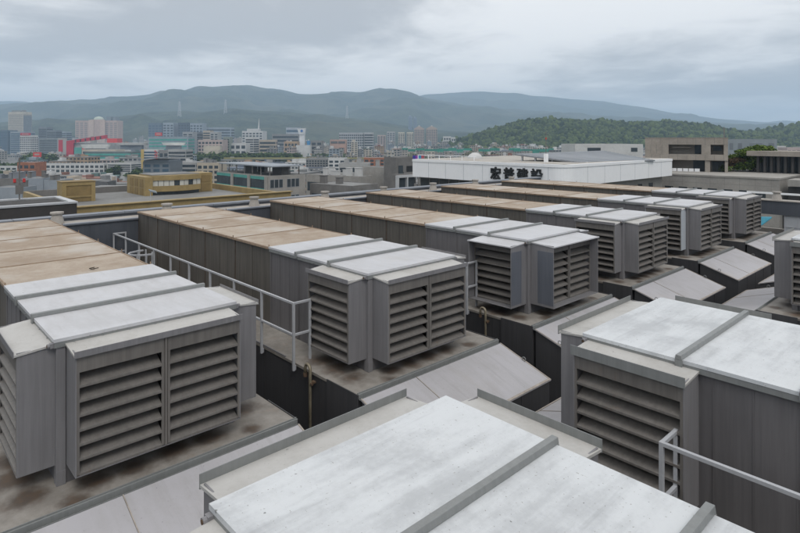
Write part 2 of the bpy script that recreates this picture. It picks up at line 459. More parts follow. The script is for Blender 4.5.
# ------------------------------------------------------------------ platforms with sloping skirts
def make_platform(label, group, long=True):
    t = thing('unit_platform', label, 'platform', (0, 0, 0), 0, group)
    x1 = .775; y0, y1 = -.895, W + .89; zb = DECK - ZP
    xb = -14.78
    m = MB(); m.box(xb, x1, y0, y1, -.06, 0.0); m.build('platform_top', M_PLAT, t)
    m = MB(); m.box(xb, x1 - .02, y0 + .02, y1 - .02, zb, -.061)
    for k in range(12):
        x = -.6 - k * 1.2
        for a, b in ((y0 + .012, y0 + .019), (y1 - .019, y1 - .012)): m.box(x - .012, x + .012, a, b, zb, -.07)
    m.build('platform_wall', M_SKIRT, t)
    m = MB()                                                                # low upstand and gutter along the front edge
    m.extr([(x1 - .075, .002), (x1 - .03, .002), (x1 - .03, .052), (x1 - .042, .052)], 1, y0, y1)
    m.extr([(x1 + .002, -.075), (x1 + .060, -.075), (x1 + .060, -.030), (x1 + .052, -.030), (x1 + .050, -.066), (x1 + .002, -.066)], 1, y0, y1)
    m.box(x1 - .028, x1 + .001, y0, y1, -.06, .030)
    m.build('gutter', M_TRIM, t, bevel=.003)
    m = MB()
    for a, b in ((y0 + .002, y0 + .030), (y1 - .030, y1 - .002)): m.box(-10., -2.0, a, b, .002, .035)
    m.build('edge_angle', M_HOOD, t)
    for a, b in ((y0 - .022, y0 - .001), (y1 + .001, y1 + .022)):
        m = MB(); m.box(-.30, x1 - .01, a, b, zb, .02); m.build('side_panel', M_SKIRT, t, bevel=.003)
    xs0, xs1, zs0, zs1 = x1 + .064, x1 + 1.53, -.045, -.52
    m = MB(); m.extr([(xs0, zb), (xs1 - .03, zb), (xs1 - .03, zs1 - .025), (xs0, zs0 - .03)], 1, y0 + .03, y1 - .03)
    for k in range(1, 4):
        y = y0 + (y1 - y0) * k / 4; m.box(xs1 - .029, xs1 - .018, y - .015, y + .015, zb, zs1 - .04)
    m.build('skirt', M_SKIRT, t)
    m = MB(); yc = y0 + (y1 - y0) * .34
    for a, b in ((y0, yc - .008), (yc + .008, y1)):
        m.hexa([(xs0, a, zs0 - .028), (xs1, a, zs1 - .028), (xs1, b, zs1 - .028), (xs0, b, zs0 - .028),
                (xs0, a, zs0), (xs1, a, zs1), (xs1, b, zs1), (xs0, b, zs0)])
    sl = m.build('sloping_sheet', M_SLOPE, t, bevel=.003)
    m = MB(); sg = (zs1 - zs0) / (xs1 - xs0)
    def P(x, y, d): return (x, y, zs0 + (x - xs0) * sg + d)
    for y, q in ((y0, .03), (yc - .007, .014), (y1 - .03, .03)):                # folded seams
        m.hexa([P(xs0, y, .002), P(xs1, y, .002), P(xs1, y + q, .002), P(xs0, y + q, .002), P(xs0, y, .010), P(xs1, y, .010), P(xs1, y + q, .010), P(xs0, y + q, .010)])
    m.hexa([P(xs1 - .05, y0 + .042, .003), P(xs1, y0 + .042, .003), P(xs1, y1 - .042, .003), P(xs1 - .05, y1 - .042, .003),
            P(xs1 - .05, y0 + .042, .012), P(xs1, y0 + .042, .012), P(xs1, y1 - .042, .012), P(xs1 - .05, y1 - .042, .012)])
    m.build('folded_seam', M_SEAML, sl)
    for y in (y0 + .05, y1 - .05):
        m = MB(); c = P((xs0 + xs1) / 2, y, .05)
        m.tube([(c[0] + .05 * math.cos(a), c[1], c[2] + .05 * math.sin(a)) for a in (2 * math.pi * k / 12 for k in range(12))], .011, 6, 0, True)
        m.build('lifting_ring', M_TRIM, t)
    return t
GP = 'platforms under the far row of units'
PL = ['stained metal platform with sloping pale skirt under the nearest unit at the left edge',
      'stained metal platform and sloping skirt under the unit behind the long handrail',
      'stained platform and sloping skirt under the unit with blue-grey cheeks',
      'platform and sloping skirt under the fourth unit of the far row',
      'platform whose whole pale sloping skirt shows, under the fifth unit of the far row',
      'platform and half hidden skirt under the farthest unit, below the dark beam']
p0 = make_platform(PL[0], GP); p0.location = (XF, YN[0], ZP + Z0)
for i in range(1, 6): dup(p0, (XF, YN[i], ZP), 0, PL[i])
GQ = 'platforms under the near row of units'
for k, (j, lab) in enumerate(((0, 'platform hidden under the foreground unit with the broad white roof'), (1, 'platform under the dark louvred unit right of centre'),
                              (2, 'platform with sloping skirt under the unit cut off at the right edge'), (3, 'small piece of sloping skirt showing left of the unit cut by the right edge'))):
    dup(p0, (-4.496, YFU[j] + W, ZF), math.pi, lab, GQ)

# ------------------------------------------------------------------ handrails, pipes, ladder cage
def make_rail(xa, xb, label, group, s=1):
    """Rail along x from its near end xa to xb, posts fixed to the platform's side; s = direction of x going away."""
    t = thing('handrail', label, 'handrail', (0, 0, 0), 0, group)
    n = max(2, round(abs(xb - xa) / 1.52)); zt = 1.385; zm = .66
    def R(name, pts):
        m = MB()
        for a, b in pts: m.bar(a, b, .05)
        return m.build(name, M_RAIL, t, bevel=.004)
    R('top_rail', [((0, 0, zt), (xb - xa, 0, zt)), ((.001, .026, zt), (.001, .42, zt)), ((xb - xa, .026, zt), (xb - xa, .42, zt))])
    R('middle_rail', [((.026 * s, 0, zm), (xb - xa - .026 * s, 0, zm)), ((.001, .026, zm), (.001, .42, zm)), ((xb - xa, .026, zm), (xb - xa, .42, zm))])
    for k in range(n + 1):
        x = (xb - xa) * k / n; m = MB()
        m.box(x - .027, x + .027, -.027, .027, -.16, zt + .026); m.box(x - .05, x + .05, .028, .04, -.14, -.03)
        m.build('rail_post', M_RAIL, t, bevel=.004)
    for x in (0, xb - xa):
        m = MB(); m.box(x - .026, x + .026, .42, .472, 0.0, zt + .026); m.build('rail_post', M_RAIL, t, bevel=.004)
    return t
GR = 'handrails along the far platforms'
RL = {1: 'long grey handrail running from the ladder cage to the second unit of the far row', 2: 'handrail end showing between the second unit and the blue-cheeked unit',
      3: 'handrail along the platform of the fourth unit, mostly hidden', 4: 'handrail along the platform of the fifth unit, mostly hidden', 5: 'handrail along the farthest platform, mostly hidden'}
r0 = None
for i in (1, 2, 3, 4, 5):
    loc = (-11.23, YN[i] - .955, ZP)
    if r0 is None:
        r0 = make_rail(-11.23, -24.35, RL[i], GR, -1); r0.location = (loc[0], loc[1], loc[2] + Z0)
    else: dup(r0, loc, 0, RL[i])
r = make_rail(-2.98, 9.2, 'grey square-tube handrail in the lower right corner, in front of the dark louvres', None, 1)
r.location = (-2.98, YFU[1] - .92, ZF + .02 + Z0)

def make_pipe(label):
    t = thing('drain_pipe', label, 'pipe', (0, 0, 0), 0, 'gooseneck drain pipes on the platform sides')
    m = MB(); pts = [(0, 0, -2.3), (0, 0, .10)]
    pts += [(.095 * math.cos(a) - .095, 0, .10 + .095 * math.sin(a)) for a in (math.pi * k / 8 for k in range(1, 9))]
    pts += [(-.19, 0, -.03)]
    m.tube(pts, .036, 10); m.build('pipe', M_BRASS, t, smooth=True)
    m = MB(); m.tube([(-.19, 0, -.02), (-.19, 0, -.10)], .046, 10); m.build('pipe_cap', M_RUSTM, t)
    m = MB(); m.box(-.05, .05, -.02, .12, -.21, -.17); m.tube([(.05, -.01, -.19), (.10, -.01, -.19)], .03, 8); m.build('clamp', M_RUSTM, t)
    return t
pp = make_pipe('old brass gooseneck pipe on the platform side below the handrail end'); pp.location = (-10.48, YN[1] - 1.01, ZP + Z0)
dup(pp, (-10.48, YN[2] - 1.01, ZP), 0, 'old brass gooseneck pipe below the blue-cheeked unit, in the narrow gap')

t = thing('ladder_cage', 'hooped safety cage of a ladder rising in the gap behind the nearest unit', 'ladder', (-20.3, YN[1] - .96, ZP))
hoop = [(.45 * math.cos(a), -.08 - .62 * math.sin(a), 0) for a in (math.pi * k / 12 for k in range(13))]
for z in (1.25, .60, -.15):
    m = MB()
    for a, b in zip(hoop[:-1], hoop[1:]): m.bar((a[0], a[1], z), (b[0], b[1], z), .045, .05)
    m.build('hoop', M_RAIL, t)
for k in (1, 3, 6, 9, 11):
    m = MB(); m.box(hoop[k][0] - .022, hoop[k][0] + .022, hoop[k][1] - .05, hoop[k][1] - .026, -.5, 1.28); m.build('cage_bar', M_RAIL, t)
for x in (-.3, .3):
    m = MB(); m.box(x - .025, x + .025, -.07, -.03, DECK - ZP, 1.3); m.build('ladder_side', M_RAIL, t)
m = MB()
for k in range(10): m.bar((-.27, -.05, -2.2 + .3 * k), (.27, -.05, -2.2 + .3 * k), .03)
m.build('rung', M_RAIL, t)

# ------------------------------------------------------------------ the building we stand over
t = thing('roof_building', 'large building whose grey flat roof carries the rows of ventilation units', 'building', (-8, 12, -Z0))
def part(name, mb, mats, parent=t, **kw):
    root = parent if parent.parent is None else parent.parent
    return mb.build(name, mats, parent, off=(root.location[0], root.location[1], root.location[2] - Z0), **kw)
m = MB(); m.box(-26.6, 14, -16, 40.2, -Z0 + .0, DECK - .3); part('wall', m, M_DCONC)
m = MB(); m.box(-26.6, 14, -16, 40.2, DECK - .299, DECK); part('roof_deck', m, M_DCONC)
m = MB(); m.box(-24.66, -24.50, -16, 37.9, DECK + .001, -3.33)
for k in range(26): m.box(-24.499, -24.485, -15 + k * 2.135 - .02, -15 + k * 2.135 + .02, -4.1, -3.36)
part('inner_upstand', m, M_SLATE)
m = MB(); m.box(-24.70, -24.44, -16, 37.95, -3.329, -3.27); part('upstand_coping', m, M_SLATEC)
m = MB(); m.box(-26.15, -24.701, -16, 39.6, DECK + .001, -3.36); part('ledge', m, M_CONC)
m = MB(); m.box(-26.6, -26.151, -16, 40.2, DECK + .002, -3.24)
part('parapet', m, M_SLATE)
m = MB()
for k in range(14): m.box(-26.66, -26.09, -16 + k * 4.02, -16 + k * 4.02 + 4.0, -3.239, -3.16)
part('parapet_coping', m, M_SLATEC)
m = MB(); m.box(-24.4, 14, 38.0, 38.5, -4.38, -3.60)
for k in range(14): m.box(-24 + k * 2.7 - .012, -24 + k * 2.7 + .012, 37.99, 37.999, -4.38, -3.6)
part('roof_beam', m, M_SLATE)
m = MB(); m.box(-24.4, 14, 37.94, 38.62, -3.599, -3.54); part('beam_coping', m, M_CONC)
m = MB(); m.box(-24.6, 14, 38.0, 40.2, DECK + .001, -5.6); part('end_upstand', m, M_DCONC)
m = MB(); m.box(-23, 13.9, 39.3, 39.5, -5.6, -5.35); part('kerb', m, M_CONC)
M_MILK = plain('milky_panel', (.42, .44, .46), .3, .08, .5)
t2 = thing('panel_screen', 'pale gridded panel screen under the dark beam at the right edge', 'screen', (-8.75, 38.1, -5.6))
for k in range(4):
    for j in range(2):
        m = MB(); m.box(.06 + k * .62, .62 + k * .62, .0, .03, .03 + j * .58, .55 + j * .58); m.build('panel', M_MILK, t2)
m = MB(); m.box(0, 2.54, -.02, .05, 0.0, .03); m.box(0, 2.54, -.02, .05, .55, .61); m.box(0, 2.54, -.02, .05, 1.14, 1.215)
for k in range(5): m.box(.0 + k * .62, .06 + k * .62, -.019, .049, .031, 1.139)
m.build('frame', M_RAIL, t2)
# vent stubs along the ledge
t3 = thing('vent_stub', '', 'vent', (0, 0, 0), 0, 'grey vent stubs along the roof edge')
m = MB(); m.tube([(0, 0, 0), (0, 0, .40)], .27, 14, 0, False, .17); m.build('stub', M_CONC, t3, smooth=False)
m = MB(); m.tube([(0, 0, .40), (0, 0, .47)], .24, 14); m.build('cap', M_CONC, t3)
SL = ['conical grey vent stub beside the nearest brown duct, leftmost of its row', 'grey vent stub behind the left end of the second duct', 'grey vent stub standing in front of the ochre building corner',
      'grey vent stub in front of the grey flat-roofed blocks', 'grey vent stub in front of the dark concrete stair tower', 'grey vent stub below the left end of the white sign building',
      'grey vent stub just left of the black sign characters', 'grey vent stub right under the black sign characters', 'grey vent stub at the far corner of the roof']
for k in range(8):
    loc = (-25.5, 5.41 + 4.27 * k, -3.36)
    if k == 0: t3.location = (loc[0], loc[1], loc[2] + Z0); t3['label'] = SL[0]
    else: dup(t3, loc, 0, SL[k])
dup(t3, (-9.15, 38.28, -3.54), 0, 'grey vent stub on the dark beam at the right edge')
# ================================================================== THE TOWN
def city(col, name=None, rough=.75, var=.12, scale=.12):
    return plain(name or 'render_%02d_%02d_%02d' % tuple(int(c * 100) for c in col), col, rough, var, scale, 0, .25)
M_GLASS = plain('dark_glazing', (.035, .045, .052), .18, .3, .25, 0, .6)
M_GLASSB = plain('blue_glazing', (.045, .085, .125), .15, .25, .12, 0, .6)
M_GLASST = plain('teal_glazing', (.08, .31, .27), .2, .15, .3, 0, .6)
M_ROOFG = plain('flat_roof_grey', (.20, .20, .195), .9, .2, .1)
M_WHITE = wall_metal('white_fascia', (.84, .845, .85), .04, 0, .4, (.40, .40, .39))
M_OCHRE = plain('ochre_tile', (.285, .208, .088), .6, .16, .6)
M_OCHRED = plain('ochre_dark', (.215, .15, .06), .7, .15, .6)
M_BROWN = plain('dark_brown_panel', (.050, .046, .043), .55, .2, .7)
M_COPE = plain('white_coping', (.46, .47, .48), .5, .1, .6)
M_BLACK = plain('black_letter', (.012, .012, .012), .4)
M_BRUT = plain('board_concrete', (.285, .255, .220), .9, .18, .45)
M_BRUTL = plain('light_concrete', (.30, .285, .262), .9, .14, .35)
M_PV = plain('solar_array', (.19, .20, .215), .35, .1, .4)
M_PALEB = plain('pale_blue_render', (.22, .25, .27), .8, .1, .2)
M_BRICK = plain('orange_brick', (.30, .125, .07), .85, .2, .4)
M_GREYB = plain('grey_block', (.165, .158, .150), .9, .18, .3)
M_RED = plain('red_panel', (.42, .030, .055), .5, .1, .1)
M_REDS = plain('red_sign', (.55, .05, .05), .5)
M_SHED = plain('blue_grey_shed', (.26, .285, .315), .6, .1, .3)
M_TEALN = plain('green_netting', (.03, .22, .165), .8, .25, .05)
M_TIN = plain('rust_tin_roof', (.21, .115, .08), .8, .25, .2)
GXY = (Vector((-1, 0, 0)), Vector((0, 1, 0)))

def solve_edge(C, d, px):
    """Length along d from C until the point stands in picture column px."""
    k = (px - 400.0) / F
    a = C.dot(RT) - k * C.dot(FW); b = d.dot(RT) - k * d.dot(FW)
    return -a / b
def cornered(name, label, cat, pxL, pxC, pxR, pyT, D, col, floors=0, style='band', bands=None, glass=None, roof=None, parapet=.5,
             group=None, rot=0, zbase=-Z0, fl_h=None, lens=None, n_win=8, base_skip=0.12, top_skip=.06):
    """A block whose near corner stands in column pxC at distance D, its faces running off to columns pxL and pxR."""
    C = at_depth(pxC, HOR, D); C.z = 0
    zt = (HOR - pyT) / F * D
    c, s = math.cos(rot), math.sin(rot)
    dA = Vector((-c, -s, 0)); dB = Vector((-s, c, 0))
    if lens: LA, LB = lens
    else:
        LA = solve_edge(C, dA, pxL) if pxL is not None else 12
        LB = solve_edge(C, dB, pxR) if pxR is not None else 12
    LA = abs(LA); LB = abs(LB)
    t = thing(name, label, cat, (C.x, C.y, zbase), rot, group)
    h = zt - zbase
    m = MB(); m.box(-LA, 0, 0, LB, 0, h - .35); m.build('wall', col, t)
    m = MB(); w = .3 if D < 400 else .6
    p = parapet
    m.box(-LA + w, -w, w, LB - w, h - .349, h - .15)
    m.build('roof', roof or M_ROOFG, t)
    m = MB()
    m.box(-LA, 0, 0, w, h - .348, h); m.box(-LA, 0, LB - w, LB, h - .348, h); m.box(-LA, -LA + w, w, LB - w, h - .348, h); m.box(-w, 0, w, LB - w, h - .348, h)
    m.build('parapet', col, t)
    g = glass or M_GLASS
    if floors:
        z0 = h * base_skip; z1 = h * (1 - top_skip); fh = (z1 - z0) / floors
        if fl_h: fh = fl_h; floors = max(1, int((z1 - z0) / fh)); z0 = z1 - fh * floors
        pr = .04 if D < 400 else .12
        for k in range(floors):
            a = z0 + fh * (k + .22); b = z0 + fh * (k + .80)
            if style == 'band':
                m = MB(); m.box(-LA * .97, -LA * .03, -pr, -.001, a, b); m.box(.001, pr, LB * .03, LB * .97, a, b)
                m.build('window_band', g, t)
            elif style == 'cells':                                           # every opening its own part, sharing one mesh per face
                na = max(2, int(LA / n_win)); nb = 0 if (lens and D > 400) else max(1, int(LB / n_win))
                while floors * (na + nb) > 98 and na > 2: na -= 1; nb = min(nb, na)
                if k == 0:
                    q = LA / na * .34; m = MB(); m.box(-q, q, -pr, -.001, 0, b - a); ma_ = m.build('window', g, t); ma_.location = (-LA * .5 / na, 0, a)
                    if nb: q2 = LB / nb * .34; m = MB(); m.box(.001, pr, -q2, q2, 0, b - a); mb_ = m.build('window', g, t); mb_.location = (0, LB * .5 / nb, a)
                for i in range(na):
                    if k or i: o = ma_.copy(); COL.objects.link(o); o.location = (-LA * (i + .5) / na, 0, a)
                for i in range(nb):
                    if k or i: o = mb_.copy(); COL.objects.link(o); o.location = (0, LB * (i + .5) / nb, a)
            elif style == 'win':                                             # every window its own part
                na = max(1, int(LA / n_win)); nb = max(1, int(LB / n_win))
                for i in range(na):
                    x = -LA * (i + .5) / na; q = LA / na * .33
                    f = MB(); f.box(x - q - .08, x + q + .08, -.10, -.002, a - .1, a); f.box(x - q - .08, x + q + .08, -.06, -.002, b, b + .08)
                    f.box(x - q - .08, x - q, -.06, -.002, a, b); f.box(x + q, x + q + .08, -.06, -.002, a, b); f.box(x - .03, x + .03, -.05, -.002, a, b)
                    fo = f.build('window', col, t); f = MB(); f.box(x - q, x + q, -.03, -.003, a, b); f.build('pane', g, fo)
                for i in range(nb):
                    y = LB * (i + .5) / nb; q = LB / nb * .33
                    f = MB(); f.box(.002, .10, y - q - .08, y + q + .08, a - .1, a); f.box(.002, .06, y - q - .08, y + q + .08, b, b + .08)
                    f.box(.002, .06, y - q - .08, y - q, a, b); f.box(.002, .06, y + q, y + q + .08, a, b); f.box(.002, .05, y - .03, y + .03, a, b)
                    fo = f.build('window', col, t); f = MB(); f.box(.003, .03, y - q, y + q, a, b); f.build('pane', g, fo)
    t['dims'] = (LA, LB, h)
    return t
def roof_clutter(t, n, col, seed, big=1.0):
    rr = random.Random(seed); LA, LB, h = t['dims']
    for k in range(n):
        w = rr.uniform(.08, .22) * LA * big; d = rr.uniform(.12, .3) * LB * big; z = rr.uniform(1.2, 3.2)
        x = rr.uniform(-LA + w, -w); y = rr.uniform(d * .6, LB - d)
        m = MB(); m.box(x - w / 2, x + w / 2, y - d / 2, y + d / 2, h - .149, h - .149 + z)
        m.box(x - w / 2 - .15, x + w / 2 + .15, y - d / 2 - .15, y + d / 2 + .15, h - .149 + z, h + z)
        m.build('roof_hut', col, t)

# ---- dark penthouse by the left edge
t = thing('dark_penthouse', 'low dark brown block with white coping at the left edge, beyond the roof parapet', 'building', (-38, 3, -Z0))
m = MB(); m.box(-37.9, -34, -9, 8.15, -Z0, -3.47); part('wall', m, M_BROWN, t)
m = MB()
for a in (-37.95, -34.3): m.box(a, a + .34, -9, 8.19, -3.469, -3.37)
m.box(-37.609, -34.301, 7.85, 8.19, -3.469, -3.372); m.box(-37.609, -34.301, 3.0, 3.3, -3.469, -3.373); part('coping', m, M_COPE, t)
m = MB(); m.box(-37.6, -34.31, -9, 7.84, -3.469, -3.45); part('roof', m, M_DCONC, t)
t = thing('signal_mast', 'thin mast with red lamps rising behind the dark brown block', 'mast', (-37, 6.05, -3.36))
m = MB(); m.tube([(0, 0, 0), (0, 0, 2.3)], .035, 6); m.build('pole', M_GREYB, t)
for y in (-.22, .22):
    m = MB(); m.tube([(0, y, .95), (0, y, 1.15)], .07, 8); m.build('lamp', M_REDS, t)
m = MB(); m.box(-.03, .03, -.3, .3, .90, .95); m.box(-.05, .05, -.18, .18, .3, .8); m.build('crossarm', M_GREYB, t)

# ---- ochre building across the street
t = thing('ochre_building', 'broad ochre tiled building with a flat grey roof and a curved penthouse', 'building', (-110, 35, -Z0))
k = 1.9
m = MB(); m.box(-134, -95, 22.5, 59.6, -Z0, -11.9); part('wall', m, M_OCHRE, t)
m = MB(); m.box(-133.3, -95.7, 23.2, 58.9, -11.899, -11.75); part('roof', m, M_ROOFG, t)
m = MB(); m.box(-95.7, -94.9, 22.4, 59.8, -11.898, -10.35); m.box(-134, -95.701, 58.9, 59.6, -11.898, -10.6); m.box(-134, -95.701, 22.5, 23.2, -11.898, -10.6); part('parapet', m, M_OCHRE, t)
m = MB(); m.box(-95.9, -94.6, 22.2, 60, -10.349, -10.2); part('coping', m, M_OCHRE, t)
for j in range(2):
    for i in range(11):
        y = 24.5 + i * 3.1; z = -13.6 - j * 3.4
        m = MB(); m.box(-94.9, -94.8, y, y + 2.8, z - 1.9, z); f = part('window', m, M_OCHRED, t)
        m = MB(); m.box(-94.799, -94.77, y + .12, y + 1.34, z - 1.78, z - .12); m.box(-94.799, -94.77, y + 1.46, y + 2.68, z - 1.78, z - .12); part('pane', m, M_GLASS, f)
m = MB(); m.box(-134, -133.3, 23.201, 58.899, -11.898, -10.5); part('back_parapet', m, M_GREYB, t)
# square ochre lift housing
hb = thing('ochre_lift_tower', 'plain square ochre roof housing with a recessed panel, left of the curved penthouse', 'roof housing', (-118, 25.8, -11.75))
m = MB(); m.box(-121, -117.4, 25.7, 31.2, -11.75, -8.05); part('body', m, M_OCHRE, hb)
m = MB(); m.box(-117.38, -117.2, 25.7, 26.4, -11.75, -8.05); m.box(-117.38, -117.2, 30.5, 31.2, -11.75, -8.05); m.box(-117.379, -117.21, 26.401, 30.499, -8.7, -8.06); m.box(-117.379, -117.21, 26.401, 30.499, -10.9, -10.6); part('frame', m, M_OCHRE, hb)
m = MB(); m.box(-117.39, -117.34, 26.41, 30.49, -11.7, -8.71); part('recess', m, M_OCHRED, hb)
m = MB(); m.box(-121.2, -117.1, 25.6, 31.3, -8.049, -7.95); part('coping', m, M_OCHRED, hb)
# curved penthouse
pb = thing('ochre_penthouse', 'ochre penthouse with a bowed band of windows on the flat grey roof', 'roof housing', (-122, 45, -11.75))
y0, y1, xf = 42.6, 52.8, -120.0
def bow(y): u = (y - y0) / (y1 - y0); return xf + 1.3 * math.sin(math.pi * u)
ys = [y0 + (y1 - y0) * i / 10 for i in range(11)]
def bowed(z0, z1, off, ya=0, yb=10):
    m = MB()
    for a, b in zip(ys[ya:yb], ys[ya + 1:yb + 1]):
        m.hexa([(-128, a, z0), (bow(a) + off, a, z0), (bow(b) + off, b, z0), (-128, b, z0), (-128, a, z1), (bow(a) + off, a, z1), (bow(b) + off, b, z1), (-128, b, z1)])
    return m
part('plinth', bowed(-11.75, -11.0, -.8), M_GLASS, pb); part('sill_band', bowed(-10.999, -9.85, .15), M_OCHRE, pb)
part('roof_band', bowed(-8.7, -7.7, .25), M_OCHRE, pb)
M_CURT = plain('pale_blind', (.50, .49, .44), .7, .1, .6)
wr = random.Random(3)
for i, (a, b) in enumerate(zip(ys[:-1], ys[1:])):
    m = MB(); m.hexa([(-128, a + .06, -9.849), (bow(a), a + .06, -9.849), (bow(b), b - .06, -9.849), (-128, b - .06, -9.849), (-128, a + .06, -8.701), (bow(a), a + .06, -8.701), (bow(b), b - .06, -8.701), (-128, b - .06, -8.701)])
    part('window', m, M_CURT if wr.random() < .62 else M_GLASS, pb)
m = MB(); m.box(-130.5, -119.6, 41.0, 42.55, -11.75, -7.9); m.box(-130, -128.2, 42.56, 52.8, -11.75, -8.0); part('side_wall', m, M_OCHRE, pb)
m = MB()
for x in (-128.6, -125.6, -122.6): m.box(x, x + 2.0, 40.93, 40.995, -10.0, -8.4); m.box(x, x + 2.0, 40.93, 40.995, -11.6, -10.3)
part('recess', m, M_OCHRED, pb)
m = MB(); m.box(-127, -121, 52.85, 55.9, -11.75, -7.6); part('stair_block', m, M_OCHRE, pb)
m = MB(); m.box(-120.99, -120.9, 53.3, 55.5, -9.6, -8.1); m.box(-120.99, -120.9, 53.3, 55.5, -11.6, -9.9); part('stair_recess', m, M_OCHRED, pb)
m = MB(); m.box(-128, -120.4, 42.7, 52.7, -7.699, -7.55); part('roof', m, M_ROOFG, pb)
t = thing('floodlight', 'small pale green floodlight on a post at the edge of the ochre building', 'lamp', (-95.2, 33.5, -10.2))
m = MB(); m.tube([(0, 0, 0), (0, 0, 1.6)], .06, 6); m.build('post', M_RAIL, t)
m = MB(); m.hexa([(-.3, -.2, 1.75), (.4, -.2, 1.55), (.4, .9, 1.2), (-.3, .9, 1.4), (-.3, -.2, 1.95), (.4, -.2, 1.75), (.4, .9, 1.4), (-.3, .9, 1.6)]); m.build('head', M_PALEB, t)

# ---- teal banded building with roof canopy
t = cornered('teal_glass_building', 'office building with teal glass bands and a broad canopy on its roof', 'building', 217, 268, 305.5, 176, 170, M_BRUTL)
LA, LB, h = t['dims']
for j in range(3):
    z = h - .36 - j * 5.0
    m = MB(); m.box(-LA, -.8, -.10, -.002, z - .9, z); m.build('teal_band', M_GLASST, t)
    m = MB(); m.box(-LA, -.8, -.06, -.002, z - 3.6, z - .91); m.build('window_band', M_GLASS, t)
    m = MB(); m.box(-LA, -.8, -.12, -.003, z - 4.1, z - 3.61); m.build('teal_band', M_GLASST, t)
    for yy in (.22, .66):
        for q in range(3):
            y = LB * yy - 2.2 + q * 1.5; f = MB(); f.box(.002, .05, y, y + 1.35, z - 3.4, z - .8)
            fo = f.build('window', M_SHED, t); f = MB(); f.box(.051, .07, y + .08, y + 1.27, z - 3.3, z - .9); f.build('pane', M_GLASS, fo)
m = MB()
for x in (-LA * .66, -LA * .33, -.7): m.box(x - .7, x + .7, -.5, -.13, 0, h - .2)
m.build('pier', M_BRUTL, t)
m = MB(); m.box(-LA * .99, 1.0, .6, LB * .9, h + 2.6, h + 2.95); m.build('canopy', M_SHED, t)
m = MB()
for x in [-LA * .95 + i * LA * .155 for i in range(7)]:
    for y in (1.0, LB * .85): m.box(x - .12, x + .12, y - .12, y + .12, h - .14, h + 2.6)
m.build('canopy_post', M_GREYB, t)
roof_clutter(t, 4, M_GREYB, 5, .8)

# ---- white sign building
k = 80 / 63.0
cx, cy, zt, zb = -33.49 * k, 56.44 * k, -2.96 * k, -5.42 * k
LA = 24.3 * k; LB = 29.0 * k
wb = thing('white_sign_building', 'white flat building with a deep rounded fascia carrying black characters', 'building', (cx, cy, -Z0))
def rounded(off, z0, z1, inset=0):
    r = 2.2; P = [(-LA, -off)]
    for i in range(9):
        a = -math.pi / 2 + i * math.pi / 16; P.append((-r + (r + off) * math.cos(a), r + (r + off) * math.sin(a)))
    P += [(off, LB), (-LA, LB)]
    m = MB(); m.extr([(x, y) for x, y in P], 2, z0, z1); return m
zz = Z0
rounded(0, zz + zb, zz + zt - .42).build('fascia', M_WHITE, wb); 
rounded(.10, zz + zt - .419, zz + zt).build('fascia_cap', M_WHITE, wb)
m = MB()
for i in range(7): m.box(-LA + 4 * (i + 1) - .02, -LA + 4 * (i + 1) + .02, -.012, -.001, zz + zb, zz + zt - .42)
for i in range(6): m.box(.001, .012, 6 + i * 5.2 - .02, 6 + i * 5.2 + .02, zz + zb, zz + zt - .42)
m.build('panel_joint', M_SHED, wb)
m = MB(); m.box(-LA + .6, -1.6, 1.2, LB - .5, 0, zz + zb - .001); m.build('wall', M_BRUTL, wb)
for i in range(12):
    m = MB(); x = -LA + .9 + i * 2.3; m.box(x, x + 2.15, 1.12, 1.198, zz + zb - 3.2, zz + zb - .15); f = m.build('window', M_GREYB, wb)
    m = MB(); m.box(x + .07, x + 2.08, 1.09, 1.119, zz + zb - 3.1, zz + zb - .25); m.build('pane', M_GLASS, f)
for i in range(7):
    m = MB(); y = 4 + i * 4.4; m.box(-1.599, -1.53, y, y + 1.8, zz + zb - 2.6, zz + zb - 1.0); f = m.build('window', M_BRUTL, wb)
    m = MB(); m.box(-1.529, -1.5, y + .08, y + 1.72, zz + zb - 2.5, zz + zb - 1.1); m.build('pane', M_GLASS, f)
m = MB(); m.box(-LA + .3, -.6, .6, LB - .4, zz + zt - .001, zz + zt + .05); m.build('roof', plain('sandy_roof', (.37, .345, .31), .9, .15, .3), wb)
m = MB(); m.tube([(-LA + .5, .9, zz + zt + .75), (-LA * .55, .9, zz + zt + .75)], .05, 6)
for i in range(6): m.box(-LA + .5 + i * 2.6 - .04, -LA + .5 + i * 2.6 + .04, .86, .94, zz + zt + .04, zz + zt + .75)
m.build('roof_rail', M_WHITE, wb)
sg = thing('building_sign', 'row of four black Chinese characters on the white fascia', 'sign', (cx - 17.2 * k + 0, cy - .13, zb + 0.30))
